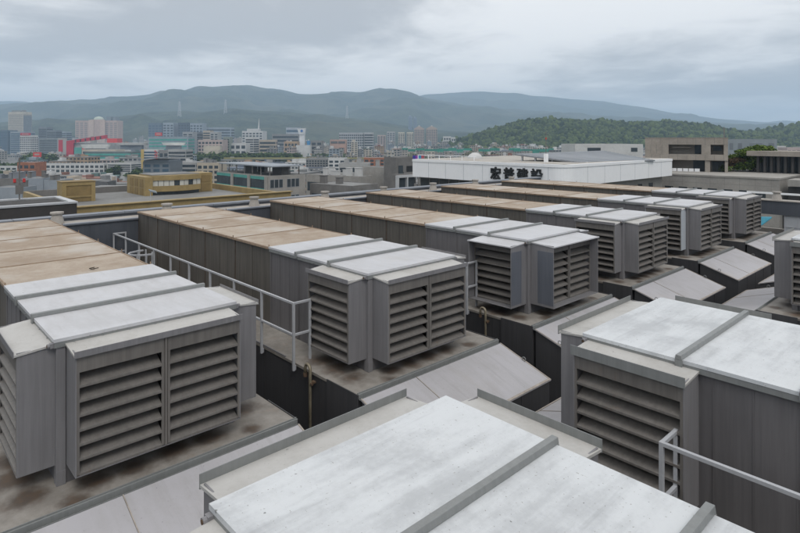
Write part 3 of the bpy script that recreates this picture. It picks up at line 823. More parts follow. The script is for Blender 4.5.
GL = [[[[0.467,0.508],[0.963,0.508],[0.963,0.389],[0.419,0.389],[0.108,-0.063],[0.008,0.027],[0.275,0.389],[0.037,0.389],[0.037,0.508],[0.335,0.508],[0.384,0.659],[0.508,0.63],[0.337,0.09],[0.523,0.395],[0.648,0.352],[0.456,0.055],[0.714,0.077],[0.616,0.208],[0.72,0.265],[0.952,-0.044],[0.842,-0.113],[0.79,-0.03],[0.297,-0.086],[0.26,0.019],[0.606,0.718],[0.736,0.755],[0.951,0.755],[0.951,0.519],[0.827,0.519],[0.827,0.638],[0.172,0.638],[0.172,0.519],[0.05,0.519],[0.05,0.755],[0.446,0.755],[0.405,0.843],[0.528,0.876]],[[35,24,36],[34,24,35],[32,30,33],[30,34,33],[30,24,34],[24,26,25],[24,29,26],[29,27,26],[30,10,24],[10,29,24],[30,9,10],[11,29,10],[32,31,30],[9,11,30],[11,29,30],[28,27,29],[9,0,11],[7,9,8],[7,0,9],[7,1,0],[7,13,1],[13,2,1],[7,6,13],[6,3,13],[3,12,13],[14,2,13],[5,3,6],[5,4,3],[12,14,3],[14,2,3],[12,15,14],[17,19,18],[16,19,17],[23,15,12],[15,19,16],[23,21,15],[21,19,15],[22,21,23],[20,19,21]]],[[[0.717,0.04],[0.717,0.093],[0.286,0.093],[0.286,0.04],[0.717,0.25],[0.286,0.25],[0.286,0.2],[0.717,0.2],[0.842,-0.099],[0.717,-0.099],[0.717,-0.068],[0.286,-0.068],[0.286,-0.103],[0.165,-0.103],[0.165,0.358],[0.842,0.358],[0.33,0.484],[0.22,0.438],[0.121,0.632],[0.226,0.673],[0.762,0.439],[0.66,0.476],[0.765,0.676],[0.881,0.637],[0.745,0.743],[0.925,0.743],[0.925,0.631],[0.657,0.631],[0.657,0.483],[0.974,0.483],[0.974,0.372],[0.028,0.372],[0.028,0.483],[0.339,0.483],[0.339,0.631],[0.084,0.631],[0.084,0.743],[0.253,0.743],[0.198,0.827],[0.308,0.871],[0.407,0.727],[0.444,0.743],[0.606,0.743],[0.68,0.871],[0.802,0.831],[0.537,0.483],[0.537,0.631],[0.458,0.631],[0.458,0.483]],[[38,40,39],[42,44,43],[42,24,44],[37,40,38],[35,37,36],[35,19,37],[19,40,37],[40,42,41],[40,24,42],[40,25,24],[40,22,25],[22,26,25],[19,22,40],[19,27,22],[27,21,22],[23,26,22],[35,18,19],[16,34,19],[34,27,19],[20,26,23],[35,17,18],[17,34,35],[17,16,34],[33,47,34],[47,27,34],[33,48,47],[46,27,47],[45,27,46],[45,28,27],[21,26,27],[21,20,26],[31,33,32],[31,48,33],[31,45,48],[31,28,45],[31,29,28],[31,30,29],[13,5,14],[5,15,14],[5,4,15],[4,8,15],[13,6,5],[7,8,4],[13,2,6],[2,7,6],[2,1,7],[1,8,7],[13,3,2],[0,8,1],[13,11,3],[11,0,3],[11,10,0],[10,8,0],[13,12,11],[9,8,10]]],[[[0.557,0.864],[0.676,0.864],[0.676,0.779],[0.9,0.779],[0.9,0.644],[0.969,0.644],[0.969,0.537],[0.9,0.537],[0.9,0.398],[0.676,0.398],[0.676,0.369],[0.923,0.369],[0.923,0.264],[0.676,0.264],[0.676,0.233],[0.961,0.233],[0.961,0.125],[0.676,0.125],[0.676,0.025],[0.557,0.025],[0.557,0.125],[0.313,0.125],[0.313,0.233],[0.557,0.233],[0.557,0.264],[0.355,0.264],[0.355,0.369],[0.557,0.369],[0.557,0.398],[0.363,0.398],[0.363,0.507],[0.557,0.507],[0.557,0.537],[0.306,0.537],[0.306,0.644],[0.557,0.644],[0.557,0.671],[0.37,0.671],[0.37,0.779],[0.557,0.779],[0.785,0.507],[0.785,0.537],[0.676,0.537],[0.676,0.507],[0.785,0.671],[0.676,0.671],[0.676,0.644],[0.785,0.644],[0.11,0.53],[0.196,0.687],[0.04,0.687],[0.04,0.802],[0.261,0.802],[0.292,0.816],[0.37,0.766],[0.233,0.516],[0.277,0.516],[0.294,0.517],[0.363,0.501],[0.278,0.149],[0.657,0.037],[0.998,0.038],[0.949,-0.079],[0.65,-0.079],[0.226,0.043],[0.094,-0.115],[0.004,-0.032],[0.141,0.13],[0.045,0.335],[0.147,0.373],[0.194,0.267],[0.227,0.401],[0.144,0.401],[0.089,0.355],[0.037,0.459]],[[39,1,0],[39,2,1],[52,54,53],[50,52,51],[50,54,52],[37,39,38],[37,2,39],[37,3,2],[37,36,3],[36,44,3],[44,4,3],[50,49,54],[49,55,54],[48,55,49],[35,45,36],[45,44,36],[35,46,45],[47,4,44],[33,35,34],[33,46,35],[33,47,46],[33,4,47],[33,5,4],[33,6,5],[32,6,33],[31,42,32],[42,6,32],[31,43,42],[41,6,42],[40,7,41],[7,6,41],[40,8,7],[74,55,48],[56,58,57],[74,56,55],[74,58,56],[29,31,30],[29,43,31],[29,40,43],[29,8,40],[74,71,58],[71,59,58],[73,72,74],[72,71,74],[70,59,71],[28,8,29],[27,9,28],[9,8,28],[27,10,9],[68,70,69],[25,27,26],[25,10,27],[25,11,10],[25,12,11],[67,70,68],[67,59,70],[24,12,25],[23,13,24],[13,12,24],[23,14,13],[21,23,22],[21,14,23],[21,15,14],[21,16,15],[67,21,59],[21,60,59],[66,21,67],[66,64,21],[64,60,21],[60,20,21],[19,60,20],[66,65,64],[63,19,64],[19,60,64]]],[[[0.41,0.454],[0.065,0.454],[0.065,0.562],[0.41,0.562],[0.411,0.323],[0.065,0.323],[0.065,0.43],[0.411,0.43],[0.452,0.584],[0.023,0.584],[0.023,0.694],[0.452,0.694],[0.325,0.706],[0.222,0.647],[0.123,0.824],[0.224,0.876],[0.861,0.426],[0.941,0.392],[0.763,0.101],[1.003,0.001],[0.926,-0.108],[0.669,0.014],[0.411,-0.111],[0.37,-0.043],[0.179,-0.043],[0.179,-0.091],[0.065,-0.091],[0.065,0.297],[0.41,0.297],[0.41,0.026],[0.575,0.1],[0.421,0.326],[0.358,0.304],[0.393,0.304],[0.393,0.422],[0.843,0.422],[0.295,0.068],[0.295,0.186],[0.179,0.186],[0.179,0.068],[0.845,0.576],[0.852,0.558],[0.895,0.558],[0.962,0.566],[0.972,0.452],[0.897,0.445],[0.818,0.445],[0.726,0.565],[0.726,0.71],[0.608,0.71],[0.608,0.686],[0.443,0.382],[0.36,0.475],[0.49,0.7],[0.49,0.828],[0.845,0.828],[0.669,0.176],[0.763,0.304],[0.575,0.304]],[[14,12,15],[53,55,54],[53,49,55],[49,48,55],[48,40,55],[13,12,14],[53,50,49],[47,40,48],[52,3,53],[3,50,53],[9,11,10],[9,8,11],[3,51,50],[47,41,40],[42,44,43],[46,41,47],[1,3,2],[1,52,3],[52,0,3],[46,42,41],[46,44,42],[1,0,52],[46,45,44],[5,7,6],[5,34,7],[34,4,7],[35,17,16],[5,33,34],[4,31,34],[31,35,34],[31,17,35],[31,57,17],[57,18,17],[4,32,31],[30,58,31],[58,57,31],[33,4,5],[32,33,4],[30,56,58],[56,18,57],[26,38,27],[38,28,27],[38,37,28],[37,29,28],[26,39,38],[36,29,37],[30,18,56],[30,19,18],[29,19,30],[26,36,39],[26,24,36],[24,29,36],[24,21,29],[21,19,29],[24,23,21],[23,22,21],[20,19,21],[26,25,24]]]]
xs = [-43.87, -40.55, -37.30, -34.0]
cw = 1.62 * k
x_first = at_plane(490.5, 170, 1, cy - .1).x
x_last = at_plane(530.8, 170, 1, cy - .1).x
for i, (vs, fs) in enumerate(GL):
    X = x_first + (x_last - x_first) * i / 3 - sg.location[0]
    m = MB(); n = len(vs)
    V = [(X + a * cw * 1.0, .0, .12 + (b + .11) * cw) for a, b in vs]
    m.add([(a, -.12, c) for a, b, c in V] + [(a, .11, c) for a, b, c in V], [tuple(f) for f in fs] + [tuple(q + n for q in reversed(f)) for f in fs])
    ed = {}
    for f in fs:
        for a, b in zip(f, f[1:] + f[:1]): ed[(a, b)] = ed.get((a, b), 0) + 1
    sd = [(a, a + n, b + n, b) for (a, b) in ed if (b, a) not in ed]
    m.add(m.v[:2 * n], sd)
    m.build('character', M_BLACK, sg)
# sloping solar roof on it
t = thing('solar_canopy', 'grey sloping solar roof on white posts standing on the white sign building', 'canopy', (cx - 8, cy + 14, zt))
pts = [at_depth(515, 154, 93), at_depth(585, 163, 87), at_depth(655, 160, 99), at_depth(603, 150.6, 113)]
o = Vector((cx - 8, cy + 14, zt))
m = MB(); lo = [p - o - Vector((0, 0, .22)) for p in pts]; hi = [p - o for p in pts]; m.hexa(lo + hi); m.build('array', M_PV, t)
m = MB()
for u, v in ((.03, .05), (.5, .04), (.97, .05), (.03, .95), (.5, .95), (.97, .95), (.25, .04), (.75, .04)):
    q = (pts[0] * (1 - u) + pts[1] * u) * (1 - v) + (pts[3] * (1 - u) + pts[2] * u) * v - o
    m.box(q.x - .13, q.x + .13, q.y - .13, q.y + .13, .05, max(.1, q.z - .2))
m.build('post', M_WHITE, t)
m = MB()
for i in range(1, 12):
    a = pts[0].lerp(pts[1], i / 12) - o; b = pts[3].lerp(pts[2], i / 12) - o; m.bar(a + Vector((0, 0, .03)), b + Vector((0, 0, .03)), .07, .05)
m.build('array_joint', M_SHED, t)
t = thing('roof_antenna', 'thin antenna rod with a red tip standing beside the solar roof', 'antenna', tuple(at_depth(546, 161.5, 88)))
m = MB(); m.tube([(0, 0, -.3), (0, 0, 4.6)], .045, 6); m.build('rod', M_GREYB, t); m = MB(); m.tube([(0, 0, 3.4), (0, 0, 3.7)], .11, 8); m.build('beacon', M_REDS, t)
m = MB(); m.box(-.25, .25, -.25, .25, -.5, 1.2); m.build('base', M_WHITE, t)

# ---- concrete building, podium, pavilion on the right
C = at_depth(645, HOR, 119)
RB = math.radians(17.5)
bz = thing('concrete_building', 'board-marked concrete building with deep terrace openings behind the podium', 'building', (C.x, C.y, -Z0), RB)
wd = solve_edge(Vector((C.x, C.y, 0)), Vector((math.cos(RB), math.sin(RB), 0)), 728)
k_ = wd / 20.0
def zq(y): return Z0 - (y - HOR) / F * 124
X_ = lambda px: wd * (px - 645) / 83.0
m = MB(); m.box(0, wd, 2.8, 14, 0, zq(138.4)); m.build('wall', M_BRUT, bz)
m = MB()
m.box(0, wd, 0, 2.79, zq(144.2), zq(138.1)); m.box(0, wd, -.25, 2.79, zq(158.5), zq(153.2))
for a, b in ((645, 669.5), (702.5, 711.5), (724, 728)): m.box(X_(a), X_(b), .02, 2.789, zq(153.19), zq(144.21))
for a, b in ((645, 672.5), (706, 711), (725, 728)): m.box(X_(a), X_(b), .02, 2.789, 0, zq(158.51))
m.box(-.02, wd + .02, -.06, 2.8, zq(138.09), zq(137.6))
m.build('terrace_frame', M_BRUT, bz)
m = MB()
for px in (651, 657, 663): m.box(X_(px), X_(px) + .05, -.008, .01, zq(153), zq(144.3))
for px in range(652, 728, 9): m.box(X_(px), X_(px) + .05, -.008, -.001, zq(144.1), zq(138.2)); m.box(X_(px), X_(px) + .05, -.262, -.251, zq(158.4), zq(153.3))
m.build('shutter_joint', M_GREYB, bz)
for a, b, y0_, y1_ in ((695.5, 702, 153, 144.5), (714, 722, 150, 145.5), (694, 705.5, 172, 159), (713, 724, 171, 160)):
    m = MB(); m.box(X_(a), X_(b), 2.70, 2.79, zq(y0_), zq(y1_)); m.build('window', M_GLASS, bz)
m = MB(); m.box(X_(673), X_(692), 1.2, 1.6, zq(147.2), zq(146.4)); m.build('terrace_beam', M_BRUT, bz)
for i in range(5):
    m = MB(); m.box(X_(672.6 + i * 5.8), X_(677.6 + i * 5.8), .5, .6, zq(172), zq(166.4)); f = m.build('terrace_panel', M_WHITE, bz)
m = MB(); m.box(X_(724), X_(724) + .18, 7, 7.2, zq(138), zq(128)); m.build('roof_mast', M_GREYB, bz)
ky = 112 / 86.4
zt_ = -6.72
pd = thing('concrete_podium', 'long pale concrete block with a row of dark square windows below the terrace garden', 'building', (-26.4, 112, -Z0))
m = MB(); m.box(-60, 0, 0, 34, 0, Z0 + zt_ - .3); m.build('wall', M_BRUTL, pd)
m = MB(); m.box(-60, .1, -.12, 34, Z0 + zt_ - .299, Z0 + zt_); m.build('coping', M_BRUTL, pd)
for i in range(9):
    m = MB(); x = -2.6 - i * 2.55; m.box(x - 1.0, x + .7, -.05, -.003, Z0 + zt_ - 3.6, Z0 + zt_ - 2.3); f = m.build('window', M_BRUTL, pd)
    m = MB(); m.box(x - .92, x + .62, -.07, -.051, Z0 + zt_ - 3.52, Z0 + zt_ - 2.38); m.build('pane', M_GLASS, f)
m = MB()
for i in range(24): m.box(-1.2 - i * 2.4, -1.17 - i * 2.4, -.006, -.002, Z0 + zt_ - 2.2, Z0 + zt_ - .3)
m.box(-60, 0, -.006, -.002, Z0 + zt_ - 1.5, Z0 + zt_ - 1.47)
m.build('joint', M_GREYB, pd)
# pavilion
C = at_depth(755, 156, 112)
pv = thing('dark_pavilion', 'low pavilion with a thick concrete roof slab on dark columns beside the tree', 'building', (C.x, C.y, zt_))
hz = -3.45 - zt_
m = MB(); m.box(-1.2, 16, -1.0, 9, hz, hz + .95); m.build('roof_slab', M_BRUT, pv)
m = MB(); m.box(.2, 15, 2.0, 8.5, 0, hz - .001); m.build('wall', M_GLASS, pv)
for i in range(9):
    m = MB(); m.box(.2 + i * 1.15, .65 + i * 1.15, .2, .8, 0, hz - .001); m.build('column', M_BROWN, pv)
st = thing('dark_stair_block', 'dark grey block with a white handrail and a projecting concrete ledge at the right edge', 'building', (-22, 116, -Z0))
m = MB(); m.box(-3.5, 30, -2.5, 20, 0, Z0 - 8.2); m.box(2.0, 30, 2, 20, Z0 - 8.199, Z0 - 5.7); m.build('wall', M_BROWN, st)
m = MB(); m.box(-3.2, 1.6, -4.0, 1.0, Z0 - 8.0, Z0 - 6.9); m.build('ledge', M_BRUTL, st)
m = MB(); m.box(-8.3, 30, -7.5, -7.2, Z0 - 9.2, Z0 - 8.9); m.build('handrail', M_WHITE, st)
P4 = [at_depth(756, 216.5, 47), at_depth(772, 216.8, 50), at_depth(771, 218.0, 49.6), at_depth(756, 228.5, 46)]
o_ = Vector((P4[0].x, P4[0].y, P4[3].z))
m = MB(); m.hexa([p - o_ - Vector((0, 0, .08)) for p in P4] + [p - o_ for p in P4])
single('awning', m, plain('teal_awning', (.03, .26, .36), .5), 'small bright teal awning under the dark beam, right of the farthest unit', 'awning', tuple(o_))

# ---- trees with leafy crowns
M_BARK = plain('bark', (.075, .058, .042), .9, .2, 3)
FOL = [foliage('leaf_bright', (.050, .095, .016), (.140, .195, .040), .4), foliage('leaf_dark', (.022, .042, .014), (.055, .085, .026), .4),
       foliage('leaf_brown', (.050, .040, .020), (.105, .065, .035), .5), foliage('leaf_far', (.028, .056, .016), (.085, .125, .036), .08)]
def leaf_cloud(rr, lobes, n, size):
    """Many small leaf faces spread through several uneven lobes."""
    m = MB()
    w = [a * b * c for _, (a, b, c) in lobes]; tot = sum(w)
    for (c, r), wi in zip(lobes, w):
        for _ in range(max(6, int(n * wi / tot))):
            d = Vector((rr.gauss(0, 1), rr.gauss(0, 1), rr.gauss(0, 1))).normalized() * (rr.random() ** .42)
            p = Vector((c[0] + d.x * r[0], c[1] + d.y * r[1], c[2] + d.z * r[2]))
            p += Vector(noise.noise_vector(p * .9)) * size * 1.5
            u = Vector((rr.gauss(0, 1), rr.gauss(0, 1), rr.gauss(0, .6))).normalized()
            q = u.cross(Vector((rr.gauss(0, 1), rr.gauss(0, 1), rr.gauss(0, 1)))).normalized(); s = size * rr.uniform(.6, 1.4)
            m.add([p - u * s, p + q * s * .55, p + u * s, p - q * s * .55], [(0, 1, 2, 3)])
    return m
def make_tree(name, label, cat, loc, hgt, rad, mat, seed, n=1500, size=.3, group=None, trunk=.35, low=.48):
    rr = random.Random(seed); t = thing(name, label, cat, loc, 0, group)
    lobes = []
    for k in range(9):
        a = k * 2.4; q = rad * rr.uniform(.25, .66) if k else 0
        lobes.append(((q * math.cos(a), q * math.sin(a), hgt * rr.uniform(low, .80)), (rad * rr.uniform(.34, .52), rad * rr.uniform(.34, .52), hgt * rr.uniform(.13, .24))))
    leaf_cloud(rr, lobes, n, size).build('crown', mat, t)
    m = MB(); m.tube([(0, 0, -.3), (.05 * rad, .02, hgt * trunk), (0, .05, hgt * .6)], .05 * rad, 7, 0, False, .02 * rad)
    for c, r in lobes[1:6]: m.tube([(.03 * rad, .02, hgt * trunk * .8), (c[0] * .6, c[1] * .6, c[2] * .82), c], .022 * rad, 5, 0, False, .008 * rad)
    m.build('trunk', M_BARK, t); return t
p = at_depth(750, 172, 116); p.z = zt_
make_tree('broadleaf_tree', 'bright green spreading tree on the concrete terrace beside the dark pavilion', 'tree', tuple(p), 5.5, 5.7, FOL[0], 1, 12000, .25, low=.24)
p = at_depth(733, 172, 115); p.z = zt_
make_tree('bush', 'dark reddish bush at the left foot of the bright green tree', 'bush', tuple(p), 2.9, 2.1, FOL[2], 2, 2600, .17)
for i, (px, D, h_, lab, mt) in enumerate(((712, 116, 1.3, 'low green hedge on the terrace edge left of the reddish bush', 0), (772, 113.5, 1.3, 'low green and brown planting at the foot of the dark pavilion', 2), (790, 113.0, 1.1, 'green planting on the terrace edge at the far right', 1))):
    p = at_depth(px, 172, D); p.z = zt_
    rr = random.Random(20 + i)
    m = leaf_cloud(rr, [((x * 1.0 - 3, rr.uniform(-.3, .3), h_ * .5), (1.0, .7, h_ * rr.uniform(.4, .6))) for x in range(7)], 1500, .15)
    single('hedge', m, FOL[mt], lab, 'hedge', tuple(p))
# ================================================================== FARTHER TOWN
ROTF = math.radians(46.95)
def frontal(name, label, px0, px1, pyT, D, depth, col, floors=0, style='band', glass=None, n_win=8, jit=0, group=None, roof=None, **kw):
    wd = (px1 - px0) / F * D
    return cornered(name, label, 'building', None, px1, None, pyT, D, col, floors, style, glass=glass, n_win=n_win, rot=ROTF + math.radians(jit), lens=(wd, depth), group=group, roof=roof, **kw)
c_ = city
WHT = c_((.50, .50, .49)); LG = c_((.33, .33, .325)); BEI = c_((.40, .345, .275)); PNK = c_((.43, .31, .255)); GRY = c_((.21, .21, .205)); DGR = c_((.11, .112, .115))
BLU = c_((.10, .135, .175)); PBL = c_((.25, .29, .33)); TAN = c_((.36, .26, .17)); CRM = c_((.46, .42, .35)); MSL = c_((.16, .18, .20)); LPK = c_((.40, .33, .31))
b = frontal
# ---- between the ochre building and the far town
b('arcade_building', 'long white two-storey arcade building with rows of tall dark windows', 36, 104, 163.6, 560, 14, WHT, 2, 'win', n_win=4.6, base_skip=.45)
b('arcade_wing', 'white end wing with slanted dark glass right of the long arcade building', 104.4, 131, 163.2, 556, 16, WHT, 4, 'band', jit=-10, base_skip=.5)
b('white_annex', 'low white block with dark windows left of the brick block', -12, 17, 166.4, 560, 14, WHT, 2, 'win', n_win=5.2, base_skip=.5)
b('brick_block', 'small orange brick block between two white arcade buildings', 17.3, 35.2, 162.4, 440, 14, M_BRICK, 3, 'cells', n_win=4.5, base_skip=.4)
for args in (('grey_shed', 'blue-grey corrugated shed block behind the mast', 22, 43, 178.2, 232, 9), ('grey_shed', 'taller blue-grey shed block just left of the ochre lift tower', 44, 58.5, 180.2, 226, 10),
             ('grey_shed', 'low ribbed grey shed at the left edge above the dark brown block', -8, 21.5, 187.5, 215, 9)):
    t = b(*args[:6], args[6], M_SHED); roof_clutter(t, 3, M_GREYB, int(args[2]) + 30, .8)
t = b('dark_roofed_shed', 'dark low shed with rows of roof panels at the left edge', -10, 24, 178.5, 262, 16, M_GREYB); roof_clutter(t, 6, M_PV, 4)
t = b('dark_box_block', 'small dark grey block right behind the ochre lift tower', 95, 107.5, 181.5, 262, 8, DGR, 2, 'band', base_skip=.6)
b('long_platform_building', 'long low building with white and green strips behind the ochre roof', 92, 142, 186.8, 250, 8, WHT, 6, 'band', glass=M_GLASST)
b('second_long_building', 'long low grey building behind the strip of white and green', 94, 150, 183.5, 300, 10, GRY, 5, 'band')
t = b('curved_roof_building', 'blue-grey office block with a thin oversailing roof above the ochre penthouse', 143, 170, 161.5, 420, 24, MSL, 6, 'cells', glass=M_GLASSB, n_win=5)
m = MB(); LA, LB, h = t['dims']; m.hexa([(-LA - 3, -4, h + 1.2), (1.5, -4, h + 3.4), (1.5, LB, h + 3.4), (-LA - 3, LB, h + 1.2), (-LA - 3, -4, h + 1.7), (1.5, -4, h + 3.9), (1.5, LB, h + 3.9), (-LA - 3, LB, h + 1.7)]); m.box(-LA + 1, -1, 1, LB - 1, h - .1, h + 1.15); m.build('oversailing_roof', M_SHED, t)
b('gridded_office', 'beige office block with a grid of small windows behind the arcade building', 130, 148, 158.6, 660, 18, BEI, 5, 'cells', n_win=3.4)
t = b('glass_gallery_block', 'grey block with glazed upper storeys left of the teal banded building', 171, 196, 162.2, 470, 20, LG, 5, 'band'); roof_clutter(t, 4, WHT, 9)
t = b('stepped_grey_block', 'stepped grey block directly left of the teal banded building', 197, 219, 162.8, 430, 20, BEI, 5, 'cells', n_win=4); roof_clutter(t, 4, GRY, 10)
t = b('textured_dark_block', 'dark grey-brown block with a plain rough front beyond the roof canopy', 306, 328, 158.4, 520, 20, GRY, 9, 'cells', n_win=2.4); roof_clutter(t, 3, GRY, 11, .7)
b('white_windowed_block', 'white block with small square windows right of the dark rough block', 328.3, 345, 158.2, 500, 20, WHT, 6, 'cells', n_win=4)
t = b('glazed_pavilion_block', 'pale block with a dark glazed top storey under a flat slab', 339, 369, 163.4, 320, 16, LG, 5, 'band', base_skip=.2); roof_clutter(t, 2, LG, 12)
b('orange_brick_block', 'orange-red brick building left of the dark concrete stair tower', 364, 385, 157.6, 540, 22, M_BRICK, 6, 'cells', n_win=4.6)
b('white_low_block', 'low white block with vents on its roof in front of the orange-red building', 345, 364, 164.2, 420, 18, WHT, 5, 'cells', n_win=4)
t = cornered('plain_slab_block', 'pale grey windowless slab building left of the dark concrete stair tower', 'building', 362, 384, 398, 167.6, 215, M_BRUTL, 0, rot=math.radians(8)); roof_clutter(t, 2, LG, 14, .7)
t = cornered('white_terrace_block', 'white terraced block with dark recesses, below the pale slab building', 'building', 306, 360, 372, 176.6, 205, M_BRUTL, 4, 'band', rot=math.radians(14)); roof_clutter(t, 7, WHT, 15, .7)
t = cornered('low_grey_block', 'low grey block with a flat parapet right in front of the terraced block', 'building', 310, 352, 378, 186, 172, M_GREYB, 3, 'cells', n_win=5, rot=math.radians(10)); roof_clutter(t, 2, M_GREYB, 16, .7)
t = cornered('stair_tower', 'dark concrete building with deep stair openings left of the white sign building', 'building', 384, 396, 416, 157.4, 205, M_GREYB)
LA, LB, h = t['dims']
for z in (h - 4.2, h - 8.6):
    m = MB(); m.box(.003, .25, LB * .12, LB * .32, z - 2.6, z + 1.2); m.build('stair_opening', M_GLASS, t)
    m = MB(); m.box(.003, .25, LB * .52, LB * .95, z - 1.2, z + .9); m.build('opening', M_DARK, t)  # near-black box on the wall, painted as the opening's shade
    m = MB(); m.box(.003, .5, LB * .34, LB, z - 2.4, z - 1.3); m.build('balcony', M_GREYB, t)
t = cornered('entrance_frame_block', 'low grey block with a white portal frame in front of the dark stair tower', 'building', 392, 396, 414, 174.5, 150, M_GREYB, 0)
LA, LB, h = t['dims']; m = MB(); m.box(.01, .8, -.2, LB, h - .9, h - .3); m.box(.02, .79, -.2, .4, h - 6, h - .901); m.box(.02, .79, LB * .5, LB * .5 + .4, h - 6, h - .901); m.build('portal_frame', M_COPE, t)
m = MB(); m.box(.003, .012, .5, LB, h - 6, h - 1); m.build('glazing', M_GLASS, t)
# right side, beyond the solar roof
t = b('white_rooftop_block', 'long white block with two dark windows behind the solar roof', 575, 643, 144.2, 235, 20, WHT); LA, LB, h = t['dims']
for x0, x1, z in ((-LA * .82, -LA * .62, 1.6), (-LA * .18, -LA * .08, 1.6)):
    m = MB(); m.box(x0, x1, -.06, -.002, h - z - 1.6, h - z + .2); f = m.build('window', LG, t); m = MB(); m.box(x0 + .1, x1 - .1, -.08, -.061, h - z - 1.5, h - z + .1); m.build('pane', M_GLASS, f)
t = b('pale_blue_block', 'pale blue-grey block with dark openings behind the green tree', 727, 777, 139.2, 225, 18, M_PALEB); LA, LB, h = t['dims']
for x0, x1 in ((-LA * .95, -LA * .88), (-LA * .78, -LA * .70), (-LA * .55, -LA * .30), (-LA * .17, -LA * .06)):
    m = MB(); m.box(x0, x1, -.07, -.002, h - 4.2, h - 1.6); m.build('opening', MSL, t)
for i, (x0, x1, y, D) in enumerate(((777, 786, 146, 620), (787, 801, 147.5, 560), (802, 830, 147, 600))):
    b('distant_flats', ('white flats between the pale blue block and the right edge', 'pinkish flats at the right edge below the hill', 'flats just beyond the right edge')[i], x0, x1, y, D, 14, (WHT, LPK, LG)[i], 7, 'cells', n_win=4)
# ---- the skyline
t = cornered('hotel_tower', 'tall cream hotel tower with a dark right side at the far left of the skyline', 'building', 8.2, 23, 32, 111.8, 1900, CRM, 20, 'band', rot=math.radians(30), glass=c_((.24, .23, .21)), base_skip=.05)
LA, LB, h = t['dims']; m = MB(); m.box(-LA * .8, -LA * .22, 2, LB * .6, h - .1, h + 5); m.box(-LA * .15, -2, LB * .1, LB * .4, h - .1, h + 6); m.build('crown', GRY, t)
m = MB(); m.box(.3, .8, LB * .04, LB * .96, 8, h * .90); m.build('dark_side_sheet', MSL, t)  # darker sheet over most of the right face
b('dark_glass_tower', 'dark glass tower block cut by the left edge of the picture', -14, 7.5, 130, 1500, 40, BLU, 12, 'band', glass=M_GLASSB)
b('blue_glass_office', 'blue glass office with a white end left of the red-signed office', 10.3, 24, 131.5, 1320, 40, PBL, 10, 'band', glass=M_GLASSB)
t = cornered('red_sign_office', 'white office block with a red sign on its roof at the left', 'building', 20, 31, 38, 135.4, 1150, WHT, 9, 'cells', n_win=4.2, rot=math.radians(35)); LA, LB, h = t['dims']
m = MB(); m.box(-LA * .95, -LA * .05, -.8, .8, h + .01, h + 5); m.build('roof_sign', M_RED, t); m = MB(); m.box(-LA * .8, -LA * .2, -.85, -.801, h + 1.8, h + 3.2); m.build('sign_lettering', LPK, t)
b('dark_slab_tower', 'dark slab tower standing right of the cream hotel tower', 38.5, 46.5, 127, 1600, 30, MSL, 12, 'band')
b('white_topped_tower', 'dark tower with a white roof block near the red mall', 46.8, 55.5, 130.3, 1550, 30, MSL, 12, 'band'); b('roof_pavilion_block', 'pale glass block half hidden behind the white-topped tower', 57, 66, 131.5, 1700, 30, PBL, 9, 'band')
b('grey_glass_terrace', 'grey glass block in front of the dark slab towers', 39, 57.5, 138.3, 1250, 30, c_((.22, .25, .26)), 9, 'band')
t = b('pink_hotel', 'wide pink hotel block with a shallow dome on its roof', 75.3, 117.6, 120.6, 2300, 45, PNK, 9, 'cells', n_win=8, glass=c_((.2, .17, .16)), base_skip=.3); LA, LB, h = t['dims']
m = MB(); m.box(-LA * .62, -LA * .30, -6, -.5, 0, h + 4); m.build('centre_block', PNK, t)
for x in (-LA * .60, -LA * .335): m = MB(); m.box(x - .06 * LA, x + .06 * LA, -8.5, -6.01, 0, h + 2); m.build('pilaster_tower', c_((.50, .37, .30)), t)
m = MB(); m.tube([(-LA * .48, 14, h + 4), (-LA * .48, 14, h + 12)], 26, 20); m.v = m.v
D_ = MB(); ring = [(20 * math.cos(a), 20 * math.sin(a) * .7) for a in (2 * math.pi * i / 20 for i in range(20))]
vs = []; 
for k in range(6):
    q = math.cos(k / 5 * math.pi / 2); vs += [(-LA * .48 + x * q, 12 + y * q, h + 3.9 + 13 * math.sin(k / 5 * math.pi / 2)) for x, y in ring]
D_.add(vs, [(k * 20 + i, k * 20 + (i + 1) % 20, (k + 1) * 20 + (i + 1) % 20, (k + 1) * 20 + i) for k in range(5) for i in range(20)]); D_.build('dome', c_((.42, .46, .38)), t, smooth=True)
m = MB(); m.box(-LA * .27, -LA * .16, 2, 30, h - .2, h + 16); m.box(-LA * .13, -LA * .04, 2, 30, h - .2, h + 14); m.build('roof_tower', MSL, t)
# red mall
t = thing('red_mall', 'shopping building with a rising red frame front', 'building', tuple(at_depth(58, HOR, 1000) + Vector((0, 0, -Z0))), ROTF)
U = 1000 / F
def zpx(y): return Z0 - (y - HOR) * U
m = MB(); m.box(0, 50 * U, 2, 50, 0, zpx(143)); m.build('wall', LG, t)
m = MB(); m.extr([(9 * U, 0), (16 * U, 0), (16 * U, zpx(143)), (49 * U, zpx(138.5)), (49 * U, zpx(135)), (9 * U, zpx(141))], 1, -2, 1.9); m.build('red_frame', M_RED, t)
m = MB(); m.box(0, 8.4 * U, -.5, 1.99, 0, zpx(138)); m.build('corner_block', LG, t)
m = MB(); m.box(.8 * U, 5 * U, -.9, -.51, zpx(152), zpx(140)); m.build('banner', M_RED, t)
for i in range(6):
    m = MB(); x = 17.5 * U + i * 5 * U; m.box(x, x + 1.2 * U, -2.6, -2.01, zpx(142.3 - i * .65), zpx(140.0 - i * .72)); m.build('frame_opening', M_GLASS, t)
m = MB(); m.box(16.5 * U, 24 * U, -1, 1.99, 0, zpx(147.5)); m.build('glass_front', M_GLASST, t)
m = MB(); m.box(24.2 * U, 26 * U, -1.2, 1.98, zpx(154), zpx(148)); m.build('red_pylon_sign', M_REDS, t)
